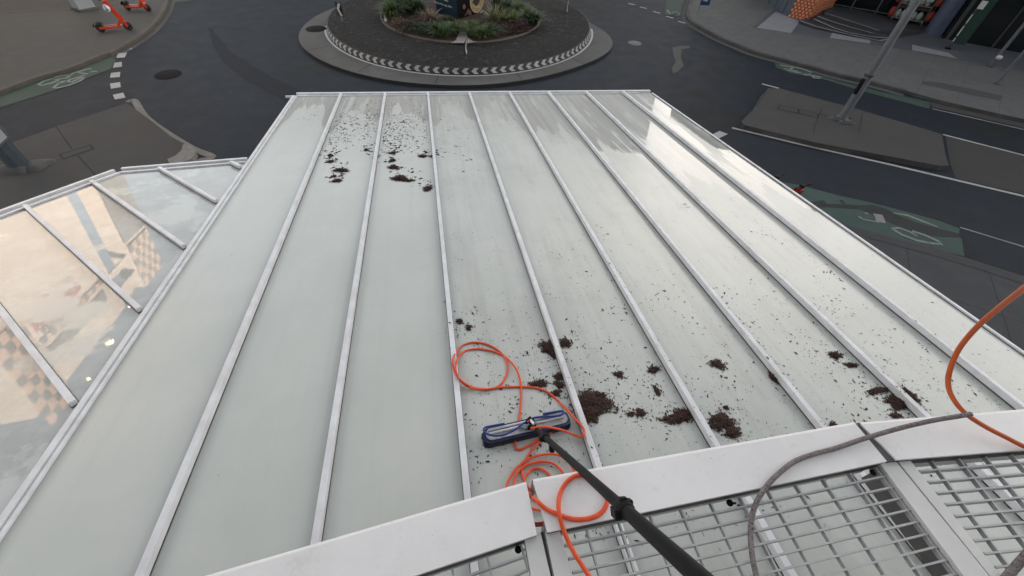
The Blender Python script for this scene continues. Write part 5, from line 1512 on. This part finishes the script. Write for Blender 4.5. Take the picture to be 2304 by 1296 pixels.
def handlebar_scooter(label, lg, rg):
    z = KH + 1.12
    a, b = at(*lg, z), at(*rg, z); c = (a + b) / 2; d = (b - a)
    rz = math.atan2(d.y, d.x) + R(90)         # bar runs left grip (+y local) to right grip
    o = make_scooter(label, M_red, (c.x - 0.59 * math.cos(rz), c.y - 0.59 * math.sin(rz), KH + .002), rz)
handlebar_scooter('red scooter whose handlebar shows above the right canopy edge, in front of the green lane', (1789, 425), (1828, 412))
handlebar_scooter('scooter almost hidden by the canopy, only the dark tip of its handlebar showing', (1741, 406), (1764, 391))

# ================================================================== SHOP CORNER, TOP RIGHT
M_bluepave = pm('blue_grey_paving', (0.0697, 0.0765, 0.0884), (0.0561, 0.0620, 0.0739), 2.5, 0.8, bump=0.2, big=(0.8, (0.0527, 0.0561, 0.0663)))
M_lpave = pm('light_paving', (0.2125, 0.2167, 0.2338), (0.1700, 0.1742, 0.1913), 3, 0.8, bump=0.2)
Z3 = lambda p: zs(p, 2.667, 1440, 0)
g = MB()
g.sheet(gpoly(Z3([(668, 165), (800, 62), (900, -30), (1500, -60), (2500, 100), (2500, 470), (2300, 425), (1905, 357), (1630, 305), (1380, 266), (1137, 232), (905, 201), (700, 170)]), KH), KH + 0.004, M_bluepave)
struct(g.build('paving_band'))
g = MB()
for q in ([(700, 168), (815, 70), (958, 130), (905, 200)], [(1160, 185), (1380, 235), (1380, 263), (1137, 228)], [(1632, 268), (1850, 318), (1905, 354), (1632, 302)]):
    g.sheet(gpoly(Z3(q), KH), KH + 0.008, M_lpave)
struct(g.build('light_paving'))
g = MB(); g.sheet(gpoly(zs([(890, 445), (1000, 457), (1200, 498), (1340, 530), (1330, 556), (1180, 528), (1000, 488), (895, 466)], 2.451, 1710, 0), KH), KH + 0.004, pm('dark_path_patch', (0.055, 0.055, 0.055), (0.045, 0.045, 0.045), 3, 0.85, bump=0.3, bscale=50))
struct(g.build('path_patch'))
# steps
Z44 = lambda x, y: (1780 + x / 4.397, y / 4.397)
fronts = [[(80, 205), (230, 260), (410, 305), (600, 350), (880, 408), (985, 388)], [(215, 186), (300, 225), (430, 283), (600, 332), (790, 366), (988, 380)],
          [(255, 160), (420, 222), (620, 282), (800, 328), (990, 370)], [(330, 130), (480, 178), (700, 248), (880, 308), (995, 356)]]
M_step = pm('dark_step', (0.0280, 0.0291, 0.0337), (0.0214, 0.0224, 0.0265), 4, 0.75, bump=0.2)
M_nose = pm('pale_nosing', (0.30, 0.30, 0.31), (0.16, 0.165, 0.17), 8, 0.7)
M_land = pm('landing', (0.0510, 0.0544, 0.0629), (0.0408, 0.0433, 0.0510), 3, 0.75, big=(0.7, (0.0382, 0.0391, 0.0425)))
st = thing('steps', 'curved dark steps with pale nosings fanning out from the orange column', 'steps')
def hs_(x, k): return KH + 0.012 + (0.10 * (k + 1)) * max(0.03, min(1, (1000 - x) / 800))
for k, fr in enumerate(fronts):
    back = [(1330, 318), (960, 165), (660, 95), (430, 60), (330, 95)]
    allp = fr + back
    zz = [hs_(x, k) for x, y in allp]
    xy = [at(*Z44(x, y), z) for (x, y), z in zip(allp, zz)]
    g = MB(); g.prism([p.xy for p in xy], KH, zz, M_land if k == 3 else M_step); g.build('tread', st)
    g = MB(); P = [at(*Z44(x, y), hs_(x, k)) for x, y in fr]
    V = []
    for i, p in enumerate(P):
        t = (P[min(i + 1, len(P) - 1)] - P[max(i - 1, 0)]).normalized(); n = Vector((-t.y, t.x, 0))
        V += [p + Vector((0, 0, .004)) + n * 0.01, p + Vector((0, 0, .004)) + n * 0.11]
    g.add(V, [(2 * i, 2 * i + 2, 2 * i + 3, 2 * i + 1) for i in range(len(P) - 1)], M_nose); g.build('nosing', st)
# orange tiled column
c1_, c2_, c3_ = at(1776, 38, KH), at(1815.5, 47.5, KH), at(1865, 29.5, KH)
oc = thing('tiled_column', 'orange column clad in round scale tiles beside the steps', 'column')
ex = (c2_ - c1_); ey = (c3_ - c2_); H_ = 4.2
g = MB(); g.prism([c1_.xy, c2_.xy, c3_.xy, (c1_ + (c3_ - c2_)).xy], 0.1, H_, pm('orange_grout', (0.16, 0.045, 0.022), (0.10, 0.03, 0.016), 12, 0.7)); g.build('core', oc)
M_tile = pm('orange_tile', (0.5610, 0.2040, 0.1020), (0.4590, 0.1573, 0.0765), 6, 0.35)
for a, b in ((c1_, c2_), (c2_, c3_)):
    d = (b - a); L = d.length; d.normalize(); n = Vector((d.y, -d.x, 0))
    g = MB(); step = 0.185; nx = max(3, round(L / step)); sx_ = L / nx
    row = 0; z = KH + 0.05
    while z < 3.4:
        for i in range(nx + (row % 2 == 0)):
            x = (i + (0.0 if row % 2 == 0 else 0.5)) * sx_
            c = a + d * x; c = Vector((c.x, c.y, z))
            r_ = sx_ * 0.43
            V = [c + n * 0.036 + Vector((0, 0, -r_ * .25))]
            for j in range(10):
                q = 2 * math.pi * j / 10; V.append(c + n * 0.024 + d * (r_ * .8 * math.cos(q)) + Vector((0, 0, r_ * .8 * math.sin(q))))
            for j in range(10):
                q = 2 * math.pi * j / 10; V.append(c + n * 0.002 + d * (r_ * math.cos(q)) + Vector((0, 0, r_ * math.sin(q))))
            Fs = [(0, 1 + j, 1 + (j + 1) % 10) for j in range(10)] + [(1 + j, 11 + j, 11 + (j + 1) % 10, 1 + (j + 1) % 10) for j in range(10)]
            g.add(V, Fs, M_tile)
        z += sx_ * 0.75; row += 1
    g.build('tile_face', oc)
# blue tiled planter wall left of it
w1, w2, w3 = at(1776, 37.5, KH), at(1742, 21, KH), at(1716, -2, KH)
g = MB(); wl_ = [p.xy for p in spline([w1, w2, w3, w3 + (w3 - w2) * 1.0], 4)]
g.prism([p for p in wl_] + [p + Vector((1.2, 1.0)) for p in wl_[::-1]], 0.05, 0.95, pm('blue_tile', (0.075, 0.095, 0.115), (0.045, 0.058, 0.072), 3, 0.35))
for i in range(0, len(wl_) - 1, 2):
    p = wl_[i]; g.box((p.x - 0.004, p.y - 0.004, 0.5), (0.02, 0.02, 0.86), M_joint)
tag(g.build('planter_wall'), 'low curved wall of blue grey tiles left of the orange column', 'wall')
# shop building
M_wallD = pm('dark_render', (0.045, 0.046, 0.05), (0.035, 0.036, 0.04), 3, 0.7)
M_glassd = pm('dark_shop_glass', (0.006, 0.009, 0.010), (0.010, 0.013, 0.014), 0.8, 0.12)
M_frame = pm('shop_frame', (0.10, 0.12, 0.125), (0.07, 0.085, 0.09), 6, 0.45)
sh = thing('shop_building', 'dark glazed shop building on the corner at the top right', 'building')
F1, F2, F3 = Vector((14.2, 29.8)), Vector((19.25, 27.02)), Vector((21.2, 25.95))
F4, F5 = Vector((20.05, 23.75)), Vector((40, 13.3))
def wallseg(p, q, z0, z1, th_, m, name, off=0.0):
    d = (q - p).normalized(); n = Vector((-d.y, d.x))
    if n.x + n.y < 0: n = -n
    g = MB(); g.prism([p + n * off, q + n * off, q + n * (off + th_), p + n * (off + th_)], z0, z1, m); return g.build(name, sh)
wallseg(F1, F3, 0.1, 4.0, 0.15, M_glassd, 'shop_window', 0.05)
wallseg(F3 + Vector((0.1, 0)), F4 + Vector((0.1, 0)), 0.1, 4.0, 0.15, M_wallD, 'side_wall', 0.05)
wallseg(F4, F5, 0.1, 4.0, 0.15, M_glassd, 'shop_window', 0.05)
d = (F3 - F1).normalized()
for k in range(7):
    p = F1 + d * (0.4 + k * 1.18)
    g = MB(); g.bar((p.x, p.y, 0.12), (p.x, p.y, 4.0), 0.06, 0.07, M_frame, Vector((d.x, d.y, 0))); g.build('mullion', sh)
for z in (0.25, 1.25):
    p, q = F1 + d * 0.42, F3 - d * 0.02
    g = MB(); g.bar((p.x - .012, p.y - .02, z), (q.x - .012, q.y - .02, z), 0.05, 0.05, M_frame); g.build('transom', sh)
d2 = (F5 - F4).normalized()
for k in range(9):
    p = F4 + d2 * (2.0 + 2.2 * k)
    g = MB(); g.bar((p.x, p.y, 0.12), (p.x, p.y, 4.0), 0.06, 0.07, M_wallD, Vector((d2.x, d2.y, 0))); g.build('mullion', sh)
rp1 = F4 + d2 * 3.2; rp2 = F4 + d2 * 6.5
g = MB(); n2_ = Vector((d2.y, -d2.x))
g.prism([rp1 + n2_ * 0.12, rp2 + n2_ * 0.12, rp2 + n2_ * 0.04, rp1 + n2_ * 0.04], 0.5, 3.6, pm('red_panel', (0.085, 0.012, 0.010), (0.06, 0.009, 0.008), 2, 0.5)); g.build('red_panel', sh)
# unseen upper floor, its overhang widened to darken the pavement below
g = MB(); g.prism([(12.6, 28.6), (19.4, 24.3), (20.6, 22.6), (40, 12.2), (52, 26), (24, 44), (13, 40)], 4.0, 8.5, M_wallD); g.build('upper_floor', sh)
g = MB(); g.prism([(12.4, 28.4), (19.35, 24.0), (20.5, 22.3), (40, 12.0), (40, 12.3), (20.6, 22.62), (19.4, 24.32), (12.5, 28.65)], 3.7, 4.0, M_frame); g.build('fascia', sh)
P = at(2097, 79, KH)
bc_ = thing('round_column', 'thick blue grey round column between the pot rack and the dark glass', 'column', P)
g = MB(); g.tube([(0, 0, 0.0), (0, 0, 3.6)], 0.40, pm('blue_column', (0.060, 0.078, 0.125), (0.045, 0.058, 0.095), 2, 0.45), 28); g.build('shaft', bc_)
g = MB(); g.lathe((0, 0, 0), [(0.46, 0.0), (0.46, 0.05), (0.41, 0.07)], M_dark, 28); g.build('base', bc_)
P = at(2131, 110, KH)
gf = thing('glass_fin', 'tall dark green glass fin with white strips along its edge', 'glass screen', P, math.atan2(d2.y, d2.x))
g = MB(); g.box((0.02, 0, 2.0), (0.06, 0.06, 3.9), pm('green_post', (0.03, 0.05, 0.045), None, 6, 0.4)); g.build('post', gf)
g = MB(); g.box((0.27, 0.02, 2.05), (0.44, 0.02, 3.6), pm('green_glass', (0.028, 0.055, 0.042), (0.02, 0.042, 0.033), 2, 0.15)); g.build('glass', gf)
for za, zb in ((height_at(P, 93), height_at(P, 85)), (height_at(P, 80), height_at(P, 58)), (height_at(P, 52), height_at(P, 32))):
    g = MB(); g.box((-0.0, -0.034, (za + zb) / 2 - KH), (0.045, 0.006, zb - za), M_swhite); g.build('reflective_strip', gf)
g = MB(); g.box((0.1, -0.034, height_at(P, 10) - KH), (0.22, 0.006, 0.3), M_swhite); g.build('notice', gf)
g = MB(); g.box((0.02, 0, 0.03), (0.2, 0.2, 0.06), M_black); g.build('base', gf)

# pot rack
a, b = at(2003, 46, KH + .03), at(2071, 58, KH + .03)
rk = thing('display_rack', 'metal rack of shelves with rows of white pots outside the shop', 'rack', (a.x, a.y, KH + .02), math.atan2(b.y - a.y, b.x - a.x))
RW = (b - a).length; RD = 0.42
A0 = Vector((a.x, a.y, KH)); z2_ = height_at(A0, 8) - KH; zsh = [0.16, z2_, z2_ * 2 - 0.16]
M_rack = pm('cream_rack', (0.20, 0.195, 0.155), (0.15, 0.145, 0.115), 8, 0.5)
for x in (0, RW * .44, RW * .52, RW):
    for y in (0, RD):
        g = MB(); g.box((x, y, zsh[2] / 2 + .15), (0.035, 0.035, zsh[2] + .3), M_rack); g.build('leg', rk)
for z in zsh:
    for x0, x1 in ((0, RW * .44), (RW * .52, RW)):
        g = MB(); g.box(((x0 + x1) / 2, RD / 2, z), (x1 - x0, RD, 0.03), M_rack); g.box(((x0 + x1) / 2, -0.015, z + .02), (x1 - x0, 0.02, 0.05), M_rack); g.build('shelf', rk)
for x0, x1 in ((0.03, RW * .42), (RW * .54, RW - .03)):
    g = MB(); g.box(((x0 + x1) / 2, RD * .45, zsh[1] - 0.12), (x1 - x0, RD * .8, 0.13), pm('brown_tray', (0.05, 0.028, 0.025), (0.035, 0.02, 0.018), 6, 0.6)); g.build('tray', rk, bevel=0.01)
g = MB(); g.box((RW * .80, -0.035, zsh[1] + 0.34), (0.3, 0.01, 0.2), M_swhite); g.build('price_card', rk)
M_pot = pm('white_glazed_pot', (0.37, 0.42, 0.39), (0.28, 0.32, 0.30), 5, 0.3)
bpy.context.view_layer.update()
names = ['first', 'second', 'third', 'fourth']
potm = None
for si, z in enumerate(zsh[:2]):
    for i in range(4):
        x = (0.13, 0.36)[i % 2] / 0.5 * RW * .44 * .95 + (0 if i < 2 else RW * .52)
        lw_ = rk.matrix_world @ Vector((x, RD * .4, z + 0.016))
        lb = 'white glazed pot, %s from the left on the %s shelf of the rack' % (names[i], ('bottom', 'upper')[si])
        if potm is None:
            g = MB(); g.lathe((0, 0, 0), [(0.001, 0), (0.085, 0), (0.125, 0.08), (0.135, 0.17), (0.11, 0.25), (0.085, 0.285), (0.092, 0.30), (0.09, 0.315), (0.05, 0.335), (0.018, 0.345), (0.018, 0.37), (0.001, 0.375)], M_pot, 18)
            o = potm = g.build('pot')
        else:
            o = potm.copy(); COL.objects.link(o)
        o.location = lw_; k = rp_.uniform(0.94, 1.06); o.scale = (k, k, k)
        tag(o, lb, 'pot', 'white pots on the rack')
M_bag = pm('red_cloth', (0.34, 0.05, 0.025), (0.20, 0.022, 0.016), 5, 0.7)
for (x, y, zb, lb) in ((-0.14, 0.05, 0.42, 'red bag hanging low on the left side of the pot rack'), (-0.14, 0.05, 1.05, 'red bag hanging high on the left side of the pot rack'), (RW + 0.16, 0.10, 0.45, 'red bag hanging low on the right side of the pot rack'), (RW + 0.16, 0.10, 1.1, 'red bag hanging high on the right side of the pot rack')):
    th = thing('bag', lb, 'bag', rk.matrix_world @ Vector((x, y, zb)), rk.rotation_euler.z, 'red bags hanging on the rack')
    g = MB(); V = []
    for k, (w_, d_, z) in enumerate(((0.10, 0.10, -.24), (0.13, 0.15, -.2), (0.14, 0.16, -.02), (0.11, 0.10, .14), (0.08, 0.05, .2))):
        for j in range(14):
            q = 2 * math.pi * j / 14; V.append((w_ * math.cos(q) * (1 + .06 * math.sin(5 * q + k)), d_ * math.sin(q) * (1 + .08 * math.sin(3 * q + 2 * k)), z))
    g.add(V, [(k * 14 + j, k * 14 + (j + 1) % 14, (k + 1) * 14 + (j + 1) % 14, (k + 1) * 14 + j) for k in range(4) for j in range(14)] + [tuple(range(14))[::-1], tuple(range(56, 70))], M_bag, True)
    g.build('bag_body', th)
    g = MB(); g.tube(spline([(-0.04, -0.03, .19), (-0.04, -0.05, .27), (0.0, -0.05, .30), (0.04, -0.05, .27), (0.04, -0.03, .19)], 4), 0.01, M_black, 6); g.build('handle', th)

# ================================================================== BUILDINGS ROUND THE JUNCTION
M_cream = pm('cream_render', (0.80, 0.72, 0.64), (0.74, 0.65, 0.57), 0.6, 0.7)
M_och = pm('orange_panel', (0.78, 0.58, 0.46), (0.72, 0.52, 0.40), 0.9, 0.7)
M_slate = pm('slate_panel', (0.34, 0.33, 0.315), None, 0.9, 0.5)
FT = Vector((-0.317, 0.948)); F0 = Vector((-27.3, 18.4))
fa = math.atan2(FT.y, FT.x)
fb = thing('shop_block', 'cream shop block with orange and slate checks, mirrored in the left canopy', 'building', (F0.x, F0.y, 0), fa)
# local: x along the face, -y towards the street
g = MB(); g.box((1.8, 5.05, 10.9), (11.2, 10, 21.8), M_cream); g.build('wall', fb)
g = MB(); g.box((12.7, 0.7, 11.0), (4.0, 1.2, 22.0), M_cream); g.build('wall', fb)
g = MB(); g.box((9.1, 5.2, 6.2), (3.3, 9.6, 12.4), M_slate); g.build('wall', fb)
for x_, z_, w_, h_ in ((9.1, 19.2, 3.3, 0.5), (9.1, 20.9, 3.3, 1.1)):
    g = MB(); g.box((x_, 0.14, z_), (w_, 0.1, h_), M_cream); g.build('cream_band', fb)
g = MB(); g.box((2.4, -0.02, 19.75), (7.0, 0.06, 0.75), M_slate); g.build('window_band', fb)
for k in range(8):
    g = MB(); g.box((-0.6 + k * 0.95, -0.02, 18.85), (0.48, 0.06, 0.42), M_slate if k % 1 == 0 else M_och); g.build('check', fb)
    g = MB(); g.box((-0.13 + k * 0.95, -0.02, 18.85), (0.40, 0.05, 0.36), M_och); g.build('check', fb)
def checks(x0, x1, z0, z1, s):
    g1, g2 = MB(), MB(); i = 0; x = x0
    while x < x1 - .01:
        z = z0; j = 0
        while z < z1 - .01:
            (g1 if (i + j) % 2 else g2).box((x + s / 2, -0.03, z + s / 2), (s, 0.06, s), M_och if (i + j) % 2 else M_slate); z += s; j += 1
        x += s; i += 1
    g1.build('checker_panel', fb); g2.build('checker_panel', fb)
checks(-3.5, -1.1, 16.8, 22.4, 0.6)
checks(10.9, 14.5, 18.4, 22.0, 0.6)
g = MB(); g.box((12.7, -0.012, 15.2), (3.9, 0.04, 5.8), M_slate); g.build('window', fb)
for (x, z, w_, h_) in ((-1.0, 10.5, 2.2, 2.6), (3.0, 10.5, 2.2, 2.6), (7.0, 10.5, 2.2, 2.6), (11.0, 10.5, 2.2, 2.6)):
    g = MB(); g.box((x, -0.015, z), (w_, 0.05, h_), M_slate); g.build('window', fb)
M_rtxt = pm('red_letters', (0.52, 0.11, 0.09), None, 4, 0.6); M_dtxt = pm('dark_letters', (0.16, 0.14, 0.13), None, 4, 0.6)
m_l = bpy.data.materials.new('glint_glow'); m_l.use_nodes = True  # added glow standing in for sun glints off the building
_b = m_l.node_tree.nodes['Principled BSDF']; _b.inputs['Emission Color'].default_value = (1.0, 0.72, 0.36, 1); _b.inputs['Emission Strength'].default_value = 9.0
g = MB(); g.box((5.5, 0.6, 21.9), (9.5, 0.06, 0.06), M_slate); g.build('roof_rail', fb)
for x, z, r_ in ((5.0, 23.3, 0.13), (4.55, 23.1, 0.08), (9.2, 22.9, 0.11), (8.75, 22.6, 0.09), (9.6, 23.1, 0.08), (1.4, 23.6, 0.08)):  # glowing blobs in place of sun glints, each on an added pole
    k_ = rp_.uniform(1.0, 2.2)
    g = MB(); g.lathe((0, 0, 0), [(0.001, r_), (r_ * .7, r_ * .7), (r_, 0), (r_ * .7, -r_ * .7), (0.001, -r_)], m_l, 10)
    g.v = [(x + p[0] * k_ + p[2] * 0.8, 0.6 + p[1], z + p[2]) for p in g.v]; g.build('sun_glint', fb)
    g = MB(); g.tube([(x, 0.7, 21.8), (x, 0.7, z)], 0.04, M_slate, 6); g.build('glint_pole', fb)
for body, m, x, z, wd, hh in (('INSSIDE NAISSERI', M_rtxt, -0.7, 17.45, 4.9, 0.75), ('OUR QUARTER', M_dtxt, -0.4, 18.22, 2.6, 0.3), ('DEMI SECOND', M_dtxt, 1.1, 17.1, 2.9, 0.25)):
    tx = text_mesh('lettering', body, 1.0, m, Matrix.Identity(4), fb, 0.01)
    ww = max(v.co.x for v in tx.data.vertices); hgt = max(v.co.y for v in tx.data.vertices)
    tx.data.transform(Matrix.Translation((x, -0.02, z)) @ Matrix.Rotation(R(90), 4, 'X') @ Matrix.Diagonal((wd / ww, hh / hgt, 1, 1)))
# far block across the roundabout
far = thing('far_block', 'grey block across the roundabout, seen only as a reflection in the wet glass', 'building', (0, 0, 0))
M_farw = pm('grey_brick', (0.13, 0.15, 0.17), (0.10, 0.12, 0.14), 0.5, 0.8)
g = MB(); g.box((-15, 68, 8.3), (65, 12, 16.6), M_farw); g.build('wall', far)
g = MB(); g.box((-15, 68, 16.9), (65.6, 12.6, 0.5), M_farw); g.build('parapet', far)
# host building behind the camera: its mass keeps the low sun off the street
hb_ = thing('host_building', 'pale building behind the walkway that carries the glass canopies', 'building')
M_host = pm('pale_host_wall', (0.66, 0.66, 0.67), (0.58, 0.58, 0.59), 1, 0.7)
HT = 18.5
g = MB(); g.box((34, -8.6, HT / 2), (88, 14, HT), M_host); g.build('wall', hb_)
wn = None
for i in range(16):
    for z in (6.4, 10.0, 13.6, 17.0):
        if wn is None:
            g = MB(); g.box((0, 0, 0), (1.8, 0.1, 1.7), M_glassd); wn = g.build('window', hb_); q = wn
        else:
            q = wn.copy(); COL.objects.link(q); q.parent = hb_
        q.location = (-8 + i * 3.2, -1.59, z)
